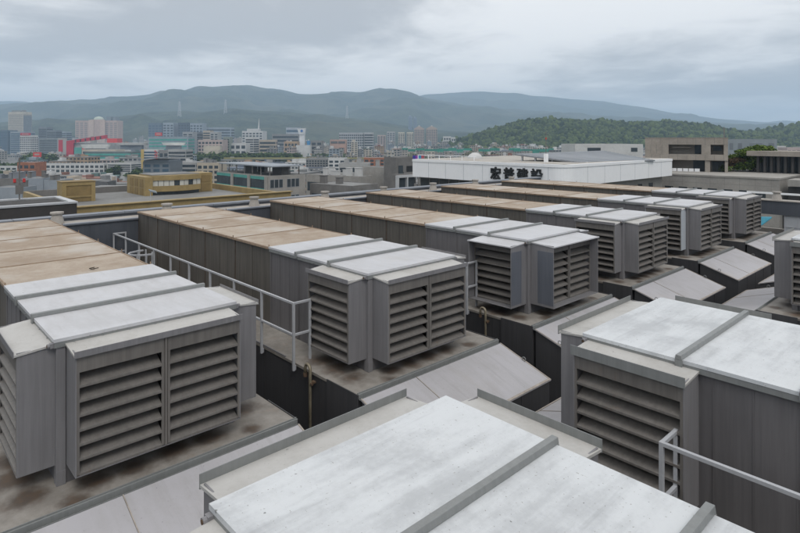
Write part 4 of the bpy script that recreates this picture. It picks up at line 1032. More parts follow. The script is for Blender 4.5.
def hull(name, label, x0, x1, y, D, hgt, col):
    t = thing(name, label, 'roof', tuple(at_depth((x0 + x1) / 2, y, D)), ROTF); w = (x1 - x0) / F * D / 2; m = MB(); n = 24
    a = [(w * math.cos(q), .30 * w * math.sin(q)) for q in (2 * math.pi * i / n for i in range(n))]
    m.add([(x, y_, 0) for x, y_ in a] + [(x * .86, y_ * .8, -hgt) for x, y_ in a], [tuple(range(n)), tuple(range(2 * n - 1, n - 1, -1))] + [(i, i + n, (i + 1) % n + n, (i + 1) % n) for i in range(n)])
    m.build('roof_shell', col, t)
    m = MB(); m.box(-w * .6, w * .6, -.12 * w, .12 * w, -Z0 - at_depth(0, y, D).z, -hgt - .05); m.build('hall', MSL, t)
hull('boat_shaped_roof', 'white boat-shaped roof in front of the red framed front', 80.5, 111, 144.6, 860, 6, c_((.74, .73, .70)))
hull('boat_shaped_roof', 'long flat white boat-shaped roof right of the red framed front', 114, 150, 142.8, 980, 4, c_((.74, .73, .70)))
hull('boat_shaped_roof', 'smaller white boat-shaped roof before the green glass hall', 161.5, 186, 142.6, 800, 4, c_((.74, .73, .70)))
b('red_roofed_block', 'long low block with a bright red fascia behind the boat-shaped roofs', 107, 117, 138.5, 1050, 20, M_REDS)
b('low_market_hall', 'long low dark glass hall below the boat-shaped roofs', 84, 132, 151.8, 720, 25, c_((.10, .135, .135)), 5, 'band', glass=M_GLASST)
b('beige_low_hall', 'long beige low hall in front of the red framed front', 82, 116, 149.6, 780, 25, CRM, 4, 'band')
t = b('striped_block', 'block with yellow, blue and red striped cladding', 141, 158, 149.4, 620, 16, WHT, 8, 'band', glass=M_GLASSB); LA, LB, h = t['dims']
m = MB(); m.box(-LA, -LA * .82, -.4, -.15, 0, h); m.build('yellow_panel', c_((.45, .33, .12)), t); m = MB()
for i in range(5):
    for j in range(2): m.box(-LA * .19 + j * LA * .09, -LA * .12 + j * LA * .09, -.4, -.15, h - 3 - i * 3.4 - j * 1.7, h - 1.2 - i * 3.4 - j * 1.7)
m.build('red_checks', M_REDS, t)
b('striped_office', 'white office with strong dark window strips right of the striped block', 168, 186, 149.5, 600, 20, LG, 7, 'band'); b('plain_shop_block', 'grey block with a plain front beside the striped block', 159, 168, 150.3, 610, 16, GRY, 3, 'cells')
b('green_glass_hall', 'long hall of greenish glass in a pale frame', 148, 188, 136.6, 920, 30, PBL, 7, 'band', glass=M_GLASST); b('pale_slab_tower', 'pale grey slab tower rising right of the green glass hall', 182.5, 193, 131.8, 960, 20, c_((.30, .32, .335)), 12, 'cells', n_win=40)
b('dark_slit_tower', 'narrow dark tower close to the pale slab tower', 193.3, 199, 132, 1000, 20, MSL, 10, 'band')
SK = [('blue_cube_tower', 'blue glass cube tower, left of the four towers before the mountains', 148.2, 162, 123.2, BLU), ('grey_grid_tower', 'grey gridded tower second of the four before the mountains', 163, 173.5, 122.6, PBL),
      ('dark_cube_tower', 'darkest glass cube tower third of the four before the mountains', 178, 189.2, 122.8, c_((.06, .08, .105))), ('pale_grid_tower', 'pale gridded tower, right of the four before the mountains', 190, 202.5, 123.2, PBL)]
for n_, l_, x0, x1, y, c in SK: b(n_, l_, x0, x1, y, 1850, 40, c, 9, 'cells', n_win=9, glass=M_GLASSB if c is BLU else M_GLASS)
b('long_pale_block', 'long pale bluish block right of the four cube towers', 205.5, 231, 127.4, 1900, 40, PBL, 7, 'band'); b('brown_mid_tower', 'brown mid-size block in front of the long pale bluish block', 203, 210, 130.6, 1300, 25, BEI, 9, 'band')
b('mid_office_tower', 'grey office block at the left end of the tree belt', 210.3, 218, 132, 1250, 25, LG, 9, 'cells')
t = b('terraced_pink_flats', 'pinkish terraced flats with planted balconies above the tree belt', 198, 222.5, 139.8, 900, 28, LPK, 6, 'cells', n_win=5); LA, LB, h = t['dims']
m = MB(); m.box(-LA * .7, -1, -9, -.3, 0, h * .76); m.box(-LA * .64, -2, -12, -9.1, 0, h * .6); m.build('terrace', CRM, t)
b('narrow_grey_slab', 'narrow grey-green slab with window rows behind the tree belt', 223.3, 229.5, 136.9, 930, 18, c_((.22, .25, .22)), 9, 'cells', n_win=4); b('wide_white_hall', 'wide pale hall with a low roof between grey slabs', 229.8, 246, 143.2, 940, 26, WHT, 3, 'cells')
t = b('white_round_hospital', 'white stepped building with a tall white roof mast', 242, 262.5, 131, 1500, 50, WHT, 5, 'cells', n_win=9, base_skip=.4); LA, LB, h = t['dims']
m = MB(); m.box(-LA * .8, -LA * .25, 8, 36, h - .2, h + 6); m.build('upper_tier', WHT, t); m = MB(); m.tube([(-LA * .28, 20, h + 5), (-LA * .26, 20, h + 34)], 2.2, 8, 0, False, .5); m.build('roof_mast', WHT, t)
cornered('dark_sided_office', 'white striped office with a dark right side below the white stepped building', 'building', 245.5, 253.4, 259, 137.3, 1000, WHT, 9, 'band', rot=math.radians(38))
b('beige_stepped_flats', 'beige stepped flats right of the dark-sided office', 259.6, 276, 139.8, 980, 24, BEI, 5, 'band', jit=6); b('framed_blue_block', 'blue-white framed block on the skyline left of the white emblem tower', 286, 298.5, 127.6, 1650, 40, c_((.34, .37, .41)), 5, 'band', glass=M_GLASSB)
b('long_blue_roof_hall', 'long dark hall with a blue roof below the framed block', 272, 299, 134, 1300, 30, GRY, 5, 'band', roof=c_((.07, .13, .20))); b('tan_flats', 'tan flats in front of the long blue-roofed hall', 284.5, 297.5, 141.4, 960, 22, TAN, 4, 'cells', n_win=5)
t = b('emblem_tower', 'slender white tower with a blue emblem on its flared top', 299.4, 304.4, 131, 980, 8, c_((.62, .63, .64))); LA, LB, h = t['dims']
m = MB(); m.hexa([(-LA - .5, -1, h - 6), (.5, -1, h - 6), (.5, LB, h - 6), (-LA - .5, LB, h - 6), (-LA - 3.5, -2, h + 4), (2, -2, h + 5), (2, LB, h + 5), (-LA - 3.5, LB, h + 4)]); m.build('flared_top', c_((.62, .63, .64)), t)
m = MB(); m.add([(-LA * .5 - 2.6, -2.3, h), (-LA * .5, -2.2, h - 2.6), (-LA * .5 + 2.6, -2.3, h), (-LA * .5, -2.4, h + 2.8)], [(0, 1, 2, 3)]); m.add([(-LA * .5 - 2.6, -2.0, h), (-LA * .5, -1.9, h - 2.6), (-LA * .5 + 2.6, -2.0, h), (-LA * .5, -2.1, h + 2.8)], [(3, 2, 1, 0)]); m.build('emblem', c_((.05, .16, .42)), t)
b('blue_sign_block', 'small bright blue box block just right of the emblem tower', 306.8, 309.6, 140.8, 960, 8, c_((.06, .22, .42)))
b('low_white_hall', 'low white hall at the foot of the emblem tower', 296, 310, 145.2, 940, 16, WHT); b('grey_roof_flats', 'grey flats right of the emblem tower', 311, 322, 140.6, 1050, 24, GRY, 4, 'cells')
t = b('pink_arch_block', 'pink block with two dark recesses left of the wide grey office', 330, 346, 139.6, 1020, 22, c_((.40, .27, .22))); LA, LB, h = t['dims']
for x in (-LA * .95, -LA * .48): m = MB(); m.box(x, x + LA * .42, -.5, -.05, h - 7, h - 3); m.build('recess', DGR, t)
b('wide_grey_office', 'wide pale grey office with many window strips, widest on the skyline', 339, 363.8, 132.6, 1250, 40, c_((.34, .355, .37)), 8, 'cells', n_win=4.5); b('grey_office_wing', 'pale grey wing with one square opening, joined right of the widest office', 364.2, 373, 132.4, 1245, 40, c_((.36, .37, .38)), 8, 'band')
b('pink_flats', 'pale pink flats left of the cream apartment towers', 377.5, 385.5, 135, 1500, 25, LPK, 8, 'cells', n_win=6); b('grey_stepped_flats', 'grey stepped flats with a raised middle left of the cream apartment towers', 386.8, 395, 131.6, 1800, 25, LG, 9, 'cells', n_win=7)
for i, (x0, x1, y) in enumerate(((408.3, 412.3, 116.2), (413.4, 416.8, 117.6))):
    t = b('blue_twin_tower', ('left and taller of the two thin blue-grey towers before the mountains', 'right and lower of the two thin blue-grey towers before the mountains')[i], x0, x1, y, 3000, 24, c_((.16, .20, .26)), 28, 'band', glass=BLU, group='thin blue-grey twin towers')
    LA, LB, h = t['dims']; m = MB(); m.extr([(-LA * .9, h - .1), (-LA * .3, h - .1), (-LA * .6, h + 8)], 1, 4, 18); m.build('crown', PBL, t)
for i, (x0, x1) in enumerate(((414.3, 424.2), (426.4, 437.2))):
    t = b('beige_twin_tower', ('left beige tower of the rounded pair', 'right beige tower of the rounded pair, next to the green hill')[i], x0, x1, 128.4, 2000, 30, c_((.36, .285, .235)), 16, 'cells', n_win=5, group='rounded beige twin towers')
    LA, LB, h = t['dims']; m = MB(); m.box(-LA * .85, -LA * .15, 3, 26, h - .1, h + 4); m.box(-LA * .68, -LA * .32, 6, 22, h + 4.01, h + 7); m.build('stepped_crown', c_((.36, .285, .235)), t); m = MB(); m.tube([(-LA * .5, 12, h + 7), (-LA * .5, 12, h + 11)], 2.4, 8); m.build('roof_tank', WHT, t)
for i, (x0, x1) in enumerate(((398.2, 404.6), (406.8, 413.4))):
    b('cream_apartments', ('left cream apartment tower in front of the blue-grey pair', 'right cream apartment tower in front of the blue-grey pair')[i], x0, x1, 132.2, 1550, 25, c_((.48, .45, .38)), 12, 'cells', n_win=5, group='cream apartment towers')
b('white_hillside_flats', 'white stepped flats at the left foot of the green hill', 443.5, 451, 136.4, 1450, 20, WHT, 5, 'cells', n_win=6); b('leaning_white_flats', 'small white flats right of the white stepped flats', 451.5, 455.5, 137.2, 1420, 16, WHT, 4, 'cells', n_win=6)
# billboard, green netting, screen
for (x, y, D, w, h_, lab) in ((37, 154.6, 640, 8, 4.6, 'orange-red billboard among the trees at the left'), (158.5, 134.2, 1000, 7, 3.2, 'small red billboard on a roof left of the green glass hall')):
    p = at_depth(x, y, D); u = D / F
    t = thing('billboard', lab, 'billboard', (p.x, p.y, -Z0), ROTF); z = p.z + Z0
    m = MB(); m.box(-w * u / 2, w * u / 2, 0, 1, z - h_ * u / 2, z + h_ * u / 2); m.build('panel', M_REDS, t)
    m = MB(); m.box(-w * u * .3, w * u * .3, -.1, -.01, z - h_ * u * .15, z + h_ * u * .2); m.build('lettering', LPK, t)
    m = MB(); m.box(-.6, .6, .2, .9, 0, z - h_ * u / 2); m.build('post', GRY, t)
t = thing('netted_scaffold', 'long scaffold draped with green netting below the green hill', 'scaffold', tuple(at_depth(402, HOR, 840) + Vector((0, 0, -Z0))), ROTF)
u = 840 / F
m = MB(); rr = random.Random(4); x = 0.0
while x < 150 * u:
    w = rr.uniform(4, 13) * u; yt = 148.5 + rr.uniform(-.7, .9); z = Z0 - (yt - HOR) * u
    if rr.random() > .14: m.box(x, x + w - .3, rr.uniform(-1, 1), 3, z - rr.uniform(1.6, 4.2) * u, z)
    x += w
m.build('netting', M_TEALN, t)
m = MB()
for i in range(60): m.box(i * 2.5 * u, i * 2.5 * u + .4, .2, .8, 0, Z0 - (151.5 - HOR) * u)
for i in range(3): m.box(0, 150 * u, .25, .75, Z0 - (152.5 + i * 1.6 - HOR) * u, Z0 - (152.2 + i * 1.6 - HOR) * u)
m.build('scaffold_frame', BEI, t)
p = at_depth(418.5, 157.6, 190); t = thing('led_screen', 'small colourful screen standing behind the white sign building', 'screen', (p.x, p.y, -Z0), ROTF); z = p.z + Z0
m = MB(); m.box(-2.0, 2.0, 0, .3, z - .7, z + .8); m.build('housing', M_GREYB, t)
for i, c in enumerate(((.05, .05, .30), (.25, .05, .35), (.05, .25, .45), (.45, .10, .12))):
    m = MB(); m.box(-1.9 + i * .95, -1.0 + i * .95, -.05, -.01, z - .6, z + .7); m.build('screen_panel', c_(c), t)
m = MB(); m.box(-.3, .3, .05, .25, 0, z - .7); m.build('post', M_GREYB, t)
p = at_depth(475, 157.5, 105); t = thing('roof_dome', 'small white dome-shaped skylight seen over the fascia of the sign building', 'skylight', (p.x, p.y, p.z - 1.2), 0)
m = MB(); n = 14
for k in range(5): m.v += [(1.5 * math.cos(k / 4 * 1.5) * math.cos(a), 1.5 * math.cos(k / 4 * 1.5) * math.sin(a), 1.3 * math.sin(k / 4 * 1.5) + .8) for a in (2 * math.pi * i / n for i in range(n))]
for k in range(4):
    for i in range(n): m.f.append([k * n + i, k * n + (i + 1) % n, (k + 1) * n + (i + 1) % n, (k + 1) * n + i]); m.m.append(0)
m.build('shell', WHT, t, smooth=True); m = MB(); m.tube([(0, 0, -.6), (0, 0, .85)], 1.5, 14); m.build('drum', LG, t)

# ---- crowded low houses: every one its own object
WIN = M_GLASS
def small_block(name, label, group, px, D, w, d, h, col, roofm, rot, fl, rr, cat='house'):
    m = MB(); m.box(-w / 2, w / 2, -d / 2, d / 2, 0, h, 0); m.box(-w / 2 - .3, w / 2 + .3, -d / 2 - .3, d / 2 + .3, h + .001, h + .6, 1)
    for k in range(rr.randint(1, 4)):
        a = rr.uniform(.12, .3) * w; x = rr.uniform(-w / 2 + a, w / 2 - a); y = rr.uniform(-d * .3, d * .3); z = rr.uniform(1.5, 4.5)
        m.box(x - a / 2, x + a / 2, y - a / 2, y + a / 2, h + .601, h + .6 + z, rr.choice((0, 1, 3)))
    fh = h / fl; n = max(2, int(w / 4.2)); n2 = max(2, int(d / 4.5))
    for k in range(fl):
        z0 = k * fh + fh * .3; z1 = k * fh + fh * .78
        if z0 < 2: continue
        for i in range(n):
            x = -w / 2 + w * (i + .5) / n; q = w / n * .32; m.box(x - q, x + q, -d / 2 - .12, -d / 2 - .003, z0, z1, 2)
        for i in range(n2):
            y = -d / 2 + d * (i + .5) / n2; q = d / n2 * .30; m.box(w / 2 + .003, w / 2 + .12, y - q, y + q, z0, z1, 2); m.box(-w / 2 - .12, -w / 2 - .003, y - q, y + q, z0, z1, 2)
    p = at_depth(px, HOR, D)
    return single(name, m, [col, roofm, WIN, WHT], label, cat, (p.x, p.y, -Z0), group, ROTF + rot)
rr = random.Random(11)
PAL = [(WHT, 'white'), (LG, 'grey'), (BEI, 'beige'), (CRM, 'cream'), (LPK, 'pinkish'), (GRY, 'dark grey'), (TAN, 'tan'), (PBL, 'bluish'), (c_((.30, .29, .27)), 'grey')]
TIN = c_((.22, .11, .08)); RF = [M_ROOFG, M_ROOFG, TIN, LG, c_((.10, .16, .15)), WHT, c_((.13, .15, .19))]
def fill(n, px0, px1, D0, D1, h0, h1, w0, w1, place, bias=1.0):
    for i in range(n):
        D = D0 + (D1 - D0) * rr.random() ** bias; col, cn = rr.choice(PAL); h = rr.uniform(h0, h1)
        px = rr.uniform(px0, px1)
        small_block('town_house', 'small %s flat-roofed block %s' % (cn, place), '%s blocks %s' % (cn, place), px, D, rr.uniform(w0, w1), rr.uniform(w0, w1), h, col, rr.choice(RF), math.radians(rr.uniform(-30, 30)), max(2, int(h / 3.4)), rr)
fill(112, 250, 470, 860, 1500, 11, 27, 8, 17, 'in the dense town left of the green hill')
fill(40, -15, 185, 640, 1500, 9, 23, 12, 30, 'between the far office blocks at the left')
fill(22, 120, 330, 1250, 2100, 14, 28, 16, 36, 'under the first wooded ridge')
fill(36, 455, 650, 560, 1250, 14, 27, 12, 24, 'at the foot of the green hill')
fill(16, 700, 830, 420, 1000, 14, 27, 12, 24, 'beyond the pale blue block')
fill(26, -10, 140, 320, 500, 6, 10.5, 14, 30, 'among the low roofs behind the ochre building')
fill(26, 180, 345, 480, 780, 6, 14, 13, 30, 'in front of the belt of trees')
fill(20, 300, 420, 300, 640, 9, 17, 12, 24, 'behind the terraced block')
def apartments(n, px0, px1, D0, D1, h0, h1, place):
    for i in range(n):
        D = rr.uniform(D0, D1); col, cn = rr.choice(PAL); h = rr.uniform(h0, h1)
        o = small_block('apartment_block', '%s many-storeyed apartment block %s' % (cn, place), '%s apartment blocks %s' % (cn, place), rr.uniform(px0, px1), D, rr.uniform(9, 18), rr.uniform(9, 16), h, col, rr.choice(RF), math.radians(rr.uniform(-25, 25)), max(3, int(h / 3.2)), rr, 'apartment block')
apartments(70, 255, 465, 1000, 2300, 18, 36, 'rising from the dense town left of the green hill')
apartments(45, -10, 255, 1500, 2600, 22, 48, 'on the far side of the town at the left')
apartments(24, 455, 560, 1050, 1400, 20, 30, 'along the foot of the green hill')
# ---- trees of the town
TR = [make_tree('street_tree', 'dark round street tree in the belt of trees before the far town', 'tree', (0, 0, -Z0), 12, 7, FOL[3], 40 + k, 620, 1.15, 'street trees before the far town') for k in range(3)]
tr_spots = []
for (a, b_, D0, D1, n) in ((186, 300, 800, 880, 44), (300, 345, 900, 990, 8), (26, 70, 640, 900, 16), (345, 425, 905, 990, 10), (-10, 30, 560, 760, 9), (110, 160, 560, 640, 8), (425, 560, 620, 900, 16)):
    for _ in range(n): tr_spots.append((rr.uniform(a, b_), rr.uniform(D0, D1)))
for i, (px, D) in enumerate(tr_spots):
    p = at_depth(px, HOR, D); s = rr.uniform(1.35, 1.85) if 790 < D < 890 else rr.uniform(.9, 1.5)
    o = TR[i] if i < 3 else dup(TR[i % 3], (0, 0, -Z0), 0)
    o.location = (p.x, p.y, 0); o.rotation_euler = (0, 0, rr.uniform(0, 6)); o.scale = (s * 1.2, s * 1.2, s)
# elevated road
t = thing('viaduct', 'grey elevated road with an ochre-green edge running across the town', 'viaduct', tuple(at_depth(240, HOR, 700) + Vector((0, 0, -Z0))), ROTF)
m = MB(); m.box(-20, 190, 0, 12, 15.6, 17.2); m.build('deck', LG, t); m = MB(); m.box(-20, 190, -.4, -.01, 16.4, 18.4); m.build('noise_wall', c_((.27, .25, .12)), t)
for i in range(9): m = MB(); m.box(-10 + i * 24, -7 + i * 24, 4, 8, 0, 15.599); m.build('pier', LG, t)
# ================================================================== GROUND, HILLS, AIR, SKY
m_, tt = newmat('town_ground'); v = tt.coord()
n1 = tt.noise(v, .004, 6); n2 = tt.noise(v, .03, 5)
c = tt.mix(tt.ramp(n1, .45, .58), (.13, .13, .125), (.06, .075, .035)); c = tt.mix(tt.math('MULTIPLY', tt.ramp(n2, .4, .7), .5), c, (.17, .165, .155)); tt.out(c, .9)
m = MB(); R_ = 16000
m.add([(-R_, -R_, 0), (R_, -R_, 0), (R_, R_, 0), (-R_, R_, 0)], [(0, 1, 2, 3)])
g = m.build('ground', m_); g['kind'] = 'structure'

def forest(name, a, b, c, s):
    m, t = newmat(name); tc = t.new('ShaderNodeTexCoord'); v = tc.outputs['Object']
    n1 = t.noise(v, s, 7, .65); n2 = t.noise(v, s * 7, 4, .7); n3 = t.noise(v, s * .25, 3)
    f = t.math('ADD', t.math('MULTIPLY', n1, .5), t.math('MULTIPLY', n2, .5))
    cc = t.mix(t.ramp(f, .36, .64), a, b); cc = t.mix(t.math('MULTIPLY', t.ramp(n3, .50, .66), .5), cc, c)
    t.out(cc, .9, spec=.1); return m
def crest(prof, px):
    for (x0, y0), (x1, y1) in zip(prof[:-1], prof[1:]):
        if x0 <= px <= x1:
            u = (px - x0) / (x1 - x0); u = u * u * (3 - 2 * u) * .6 + u * .4; return y0 + (y1 - y0) * u
    return prof[0][1] if px < prof[0][0] else prof[-1][1]
def hill(name, prof, D, front, back, mat, seed, nx=170, nf=34, spur=.22, fine=.03):
    """A range whose crest stands at distance D, with spurs and gullies on its near side."""
    x0, x1 = prof[0][0], prof[-1][0]; vs = []; T = []
    for j in range(nf + 9):
        T.append(j / nf if j <= nf else 1 + (j - nf) / 8)
    for t in T:
        for i in range(nx + 1):
            px = x0 + (x1 - x0) * i / nx
            lat = (px - 400) / F * D
            hz = max(2, Z0 + (HOR - crest(prof, px)) / F * D)
            dep = D - front * (1 - t) if t <= 1 else D + back * (t - 1)
            p = FW * dep + RT * lat
            q = Vector((p.x, p.y, seed * 100)) * (1.0 / (front * .45))
            r = 1 - abs(noise.noise(q)) * 2; r2 = noise.fractal(q * 3.1, 1, 2, 5)
            if t <= 1: sh = t ** .95 * (1 - .15 * (1 - t)); z = hz * (sh + spur * (r * .8 + r2 * .35) * math.sin(math.pi * min(1, t * .98)) * (1 - t * .25)); z = min(z, hz * (.999 if t > .97 else 1.0)) + hz * fine * r2 * (t if t < .9 else .6)
            else: z = hz * max(0, 1 - (t - 1) ** 1.2)
            vs.append((p.x, p.y, max(-2, z - 1.0)))
    g = nx + 1
    m = MB(); m.add(vs, [(j * g + i, j * g + i + 1, (j + 1) * g + i + 1, (j + 1) * g + i) for j in range(len(T) - 1) for i in range(nx)])
    o = m.build(name, mat, smooth=True); o['kind'] = 'structure'
    return o, m
F1_ = forest('forest_far', (.008, .018, .012), (.058, .074, .042), (.085, .085, .055), .008)
F2_ = forest('forest_mid', (.016, .030, .012), (.052, .078, .030), (.075, .090, .040), .02)
P_A = [(-140, 112), (-60, 106), (0, 107), (25, 104.5), (50, 103.2), (80, 100.5), (100, 98.5), (130, 96.5), (150, 95), (172, 90.5), (190, 90.8), (210, 87), (228, 84.8), (248, 85), (270, 89), (300, 94), (325, 93.5), (345, 91.5), (362, 91), (380, 87.2), (392, 89.5), (405, 93.5), (430, 98.5), (450, 102), (470, 106), (500, 109), (540, 112), (600, 116), (680, 121), (760, 125), (900, 128)]
hillA, mA = hill('mountain', P_A, 6200, 2600, 1500, F1_, 1, 260, 60, .30, .05)
P_B = [(-140, 124), (0, 122), (60, 119), (120, 116), (160, 112), (185, 111), (205, 113), (232, 108.8), (262, 110.5), (290, 112), (318, 115), (345, 117), (370, 120), (400, 125), (430, 129.5), (450, 131), (480, 132), (520, 135), (560, 138)]
hillB, mB = hill('wooded_ridge', P_B, 3500, 1300, 800, F1_, 2, 260, 50, .30, .05)
P_C = [(380, 104), (405, 99), (430, 94), (470, 91.5), (510, 93), (545, 97), (575, 99), (600, 101), (640, 107), (680, 114), (720, 119), (760, 122), (800, 123), (950, 126)]
hill('distant_mountain', P_C, 8700, 2600, 1500, F1_, 3)
P_D = [(-140, 98), (-60, 100), (0, 101.5), (20, 101), (45, 104), (80, 108)]
hill('distant_mountain', P_D, 8600, 2200, 1200, F1_, 4, 40)
P_E = [(640, 128), (690, 122.5), (715, 120), (735, 121.5), (760, 122.5), (785, 120.5), (805, 122), (960, 121)]
hill('distant_ridge', P_E, 8300, 1800, 900, F1_, 5, 60)

# the near wooded hill: a terrain with a canopy of separate crowns
P_H = [(440, 140.5), (455, 138.5), (470, 135.5), (490, 129), (505, 125), (520, 119.8), (540, 117.6), (560, 118), (580, 119.6), (602, 118.4), (618, 120.6), (640, 121.5), (665, 121.2), (690, 122.2), (705, 124), (722, 129), (740, 131.5), (760, 130.5), (780, 126), (800, 124.4), (830, 124), (900, 126)]
hillH, mH = hill('near_hill', [(x, y + 1.0) for x, y in P_H], 1550, 420, 300, F2_, 7, 230, 40, .16, .01)
bv = BVHTree.FromPolygons([Vector(p) for p in mH.v], mH.f)
rr = random.Random(5); ico = []
ph = (1 + 5 ** .5) / 2
for a, b2 in ((1, ph), (-1, ph), (1, -ph), (-1, -ph)): ico += [(0, a, b2), (a, b2, 0), (b2, 0, a)]
ico = [Vector(p).normalized() for p in ico]
from itertools import combinations
tri = [c for c in combinations(range(12), 3) if all((ico[a] - ico[b]).length < 1.06 for a, b in combinations(c, 2))]
ICO_V = list(ico); ICO_F = []; mid = {}
def md(a, b):
    k = (min(a, b), max(a, b))
    if k not in mid: mid[k] = len(ICO_V); ICO_V.append(((ico[a] + ico[b]) / 2).normalized())
    return mid[k]
for a, b2, c2 in tri:
    if (ico[b2] - ico[a]).cross(ico[c2] - ico[a]).dot(ico[a]) < 0: b2, c2 = c2, b2
    x, y, z = md(a, b2), md(b2, c2), md(c2, a); ICO_F += [(a, x, z), (x, b2, y), (z, y, c2), (x, y, z)]
IV = np.array([tuple(v) for v in ICO_V]); IF = np.array(ICO_F)
def canopy(name, spots_, mat, label=None):
    nb = np.random.default_rng(3); V = []; Fc = []
    for k, (p, r, h) in enumerate(spots_):
        j = 1 + nb.normal(0, .13, (len(IV), 1)); V.append(IV * j * np.array([r, r, h]) + np.array(p)); Fc.append(IF + k * len(IV))
    V = np.concatenate(V); Fc = np.concatenate(Fc); me = bpy.data.meshes.new(name)
    me.vertices.add(len(V)); me.vertices.foreach_set('co', V.ravel()); me.loops.add(Fc.size); me.loops.foreach_set('vertex_index', Fc.ravel())
    me.polygons.add(len(Fc)); me.polygons.foreach_set('loop_start', np.arange(0, Fc.size, 3)); me.materials.append(mat); me.update(); me.validate()
    o = bpy.data.objects.new(name, me); COL.objects.link(o); o['kind'] = 'stuff'; return o
sp = []
while len(sp) < 12000:
    px = rr.uniform(442, 860); D = rr.uniform(1120, 1590); p = FW * D + RT * ((px - 400) / F * D)
    h = bv.ray_cast(Vector((p.x, p.y, 900)), Vector((0, 0, -1)))
    if h[0] is None or h[0].z < 4: continue
    cz = noise.noise(Vector((p.x, p.y, 3)) * .012); r = rr.uniform(1.6, 4.4) * (1.7 if rr.random() < .12 + .2 * cz else 1); sp.append(((p.x, p.y, h[0].z + r * .25 + 2.5 * max(0, cz)), r, r * rr.uniform(.65, 1.7)))
FC = foliage('forest_canopy', (.008, .022, .006), (.074, .104, .028), .016)
canopy('forest', sp, FC)

# power pylons on the wooded ridge
def ground_hit(px, py):
    d = ray(px, py); best = None
    for mm in (mB, mA):
        bb = BVHTree.FromPolygons([Vector(p) for p in mm.v], mm.f); h = bb.ray_cast(Vector((0, 0, Z0)), d.normalized())
        if h[0] is not None and (best is None or (h[0] - Vector((0, 0, Z0))).length < (best - Vector((0, 0, Z0))).length): best = h[0]
    return best
M_PYL = plain('pylon_steel', (.42, .43, .44), .5, .05)
PYL = ['pale lattice power pylon on the wooded ridge, leftmost and largest of the three', 'pale lattice power pylon right of the largest one, near the highest summit', 'pale lattice power pylon on the ridge above the wide grey office']
for i, (px, pyb, pyt) in enumerate(((179.5, 116.5, 101.5), (225.5, 113.2, 99.5), (347, 118.5, 106))):
    q = ground_hit(px, pyb)
    if q is None: continue
    D = q.dot(FW); h = (pyb - pyt) / F * D; t = thing('power_pylon', PYL[i], 'pylon', (q.x, q.y, q.z - Z0), ROTF, 'power pylons on the ridge'); w = h * .10; th = h * .015
    m = MB()
    for sx in (-1, 1):
        for sy in (-1, 1): m.bar((sx * w, sy * w, -h * .1), (sx * w * .22, sy * w * .22, h), th)
    for k in range(6):
        a = w * (1 - .78 * k / 6); c2 = w * (1 - .78 * (k + 1) / 6); z0 = h * k / 6; z1 = h * (k + 1) / 6
        for sy in (-1, 1): m.bar((-a, sy * a, z0), (c2, sy * c2, z1), th * .6); m.bar((a, sy * a, z0), (-c2, sy * c2, z1), th * .6)
    m.build('mast', M_PYL, t)
    for z in (.70, .82, .94):
        m = MB(); m.bar((-w * 1.25, 0, h * z), (w * 1.25, 0, h * z), th); m.build('crossarm', M_PYL, t)

# the air between: one even haze
HAZE = True
if HAZE:
    m = MB(); m.box(-17000, 17000, -17000, 17000, -1.5, 780)
    hm = bpy.data.materials.new('haze'); hm.use_nodes = True; nt = hm.node_tree; nt.nodes.clear()
    pv_ = nt.nodes.new('ShaderNodeVolumePrincipled'); pv_.inputs['Density'].default_value = HAZE_D
    pv_.inputs['Color'].default_value = (*HAZE_C, 1); pv_.inputs['Anisotropy'].default_value = .0
    oo = nt.nodes.new('ShaderNodeOutputMaterial'); nt.links.new(pv_.outputs[0], oo.inputs['Volume'])
    hz_ = m.build('haze', hm); hz_['kind'] = 'stuff'

# sky: physical sky under a broken sheet of stratus
SUN_EL, SUN_AZ = math.radians(52), math.radians(-22)          # azimuth of the sun measured from +X, counter-clockwise
w = bpy.data.worlds.new('World'); S.world = w; w.use_nodes = True
nt = w.node_tree; nt.nodes.clear(); t = NT.__new__(NT); t.t = nt; t.n = nt.nodes; t.l = nt.links
sky = t.new('ShaderNodeTexSky', sky_type='NISHITA'); sky.sun_disc = False; sky.sun_elevation = SUN_EL; sky.sun_rotation = math.pi / 2 - SUN_AZ; sky.air_density = 1.2; sky.dust_density = 3
bg1 = t.new('ShaderNodeBackground'); bg1.inputs['Strength'].default_value = .10; t.link(sky.outputs[0], bg1.inputs['Color'])
tc = t.new('ShaderNodeTexCoord'); sx = t.new('ShaderNodeSeparateXYZ'); t.link(tc.outputs['Generated'], sx.inputs[0])
zc = t.math('MAXIMUM', sx.outputs[2], 0.0)
den = t.math('ADD', zc, .12)
cb = t.new('ShaderNodeCombineXYZ'); t.link(t.math('DIVIDE', sx.outputs[0], den), cb.inputs[0]); t.link(t.math('DIVIDE', sx.outputs[1], den), cb.inputs[1]); cb.inputs[2].default_value = CLOUD_S
n1 = t.noise(cb.outputs[0], .55, 5, .5, None, .3); n2 = t.noise(cb.outputs[0], 1.9, 6, .6, None, .3)
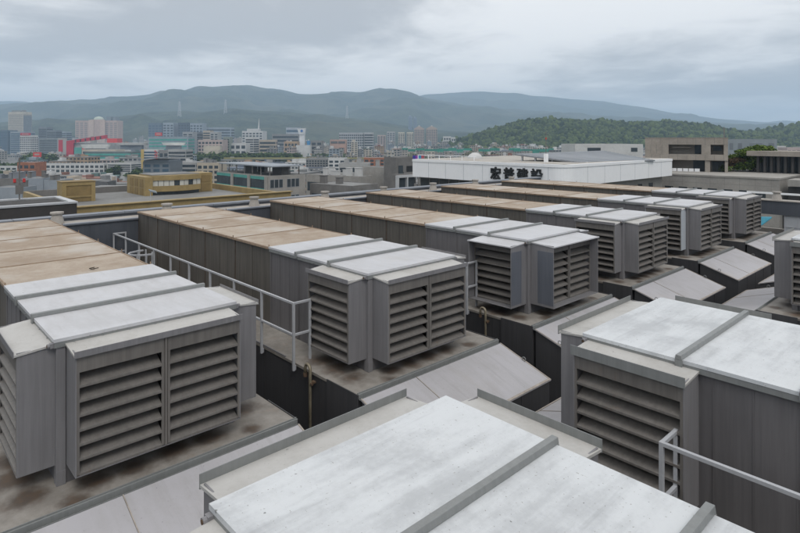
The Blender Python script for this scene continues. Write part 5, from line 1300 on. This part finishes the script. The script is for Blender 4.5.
cl = t.math('ADD', t.math('MULTIPLY', n1, .68), t.math('MULTIPLY', n2, .32))
ccol = t.mix(t.ramp(cl, .38, .60), CLOUD_D, CLOUD_L)
gr = t.math('ADD', 1.0, t.math('MULTIPLY', t.ramp(zc, .20, .95), CLOUD_Z))
ccol2 = t.mix(1.0, ccol, gr, 'MULTIPLY')
bg2 = t.new('ShaderNodeBackground'); t.link(ccol2, bg2.inputs['Color']); bg2.inputs['Strength'].default_value = 1.0
mx = t.new('ShaderNodeMixShader'); mx.inputs[0].default_value = .93; t.link(bg1.outputs[0], mx.inputs[1]); t.link(bg2.outputs[0], mx.inputs[2])
ow = t.new('ShaderNodeOutputWorld'); t.link(mx.outputs[0], ow.inputs[0])
sl = bpy.data.lights.new('sun', 'SUN'); sl.energy = SUN_E; sl.angle = math.radians(24); sl.color = (1, .97, .93)
so = bpy.data.objects.new('sun', sl); COL.objects.link(so)
sd = Vector((math.cos(SUN_EL) * math.cos(SUN_AZ), math.cos(SUN_EL) * math.sin(SUN_AZ), math.sin(SUN_EL)))
so.rotation_euler = sd.to_track_quat('Z', 'Y').to_euler()
so.location = (0, 0, 60)

cam = bpy.data.cameras.new('camera'); co = bpy.data.objects.new('camera', cam); COL.objects.link(co)
cam.sensor_width = 36; cam.lens = F / 800 * 36
cam.shift_x = 0; cam.shift_y = -128.21 / 800
cam.clip_start = .05; cam.clip_end = 60000
co.location = (0, 0, Z0); co.rotation_euler = (math.pi / 2, 0, YAW - math.pi / 2)
S.camera = co
for o in COL.objects:
    if 'dims' in o: del o['dims']
vs_ = S.view_settings; vs_.view_transform = 'Standard'; vs_.look = 'None'; vs_.exposure = EXPO; vs_.gamma = 1; vs_.use_curve_mapping = False
S.render.engine = 'CYCLES'; cy = S.cycles
cy.use_denoising = True; cy.denoiser = 'OPENIMAGEDENOISE'; cy.max_bounces = 6; cy.diffuse_bounces = 3; cy.glossy_bounces = 2; cy.volume_bounces = 1; cy.transmission_bounces = 1; cy.transparent_max_bounces = 4
cy.caustics_reflective = cy.caustics_refractive = False
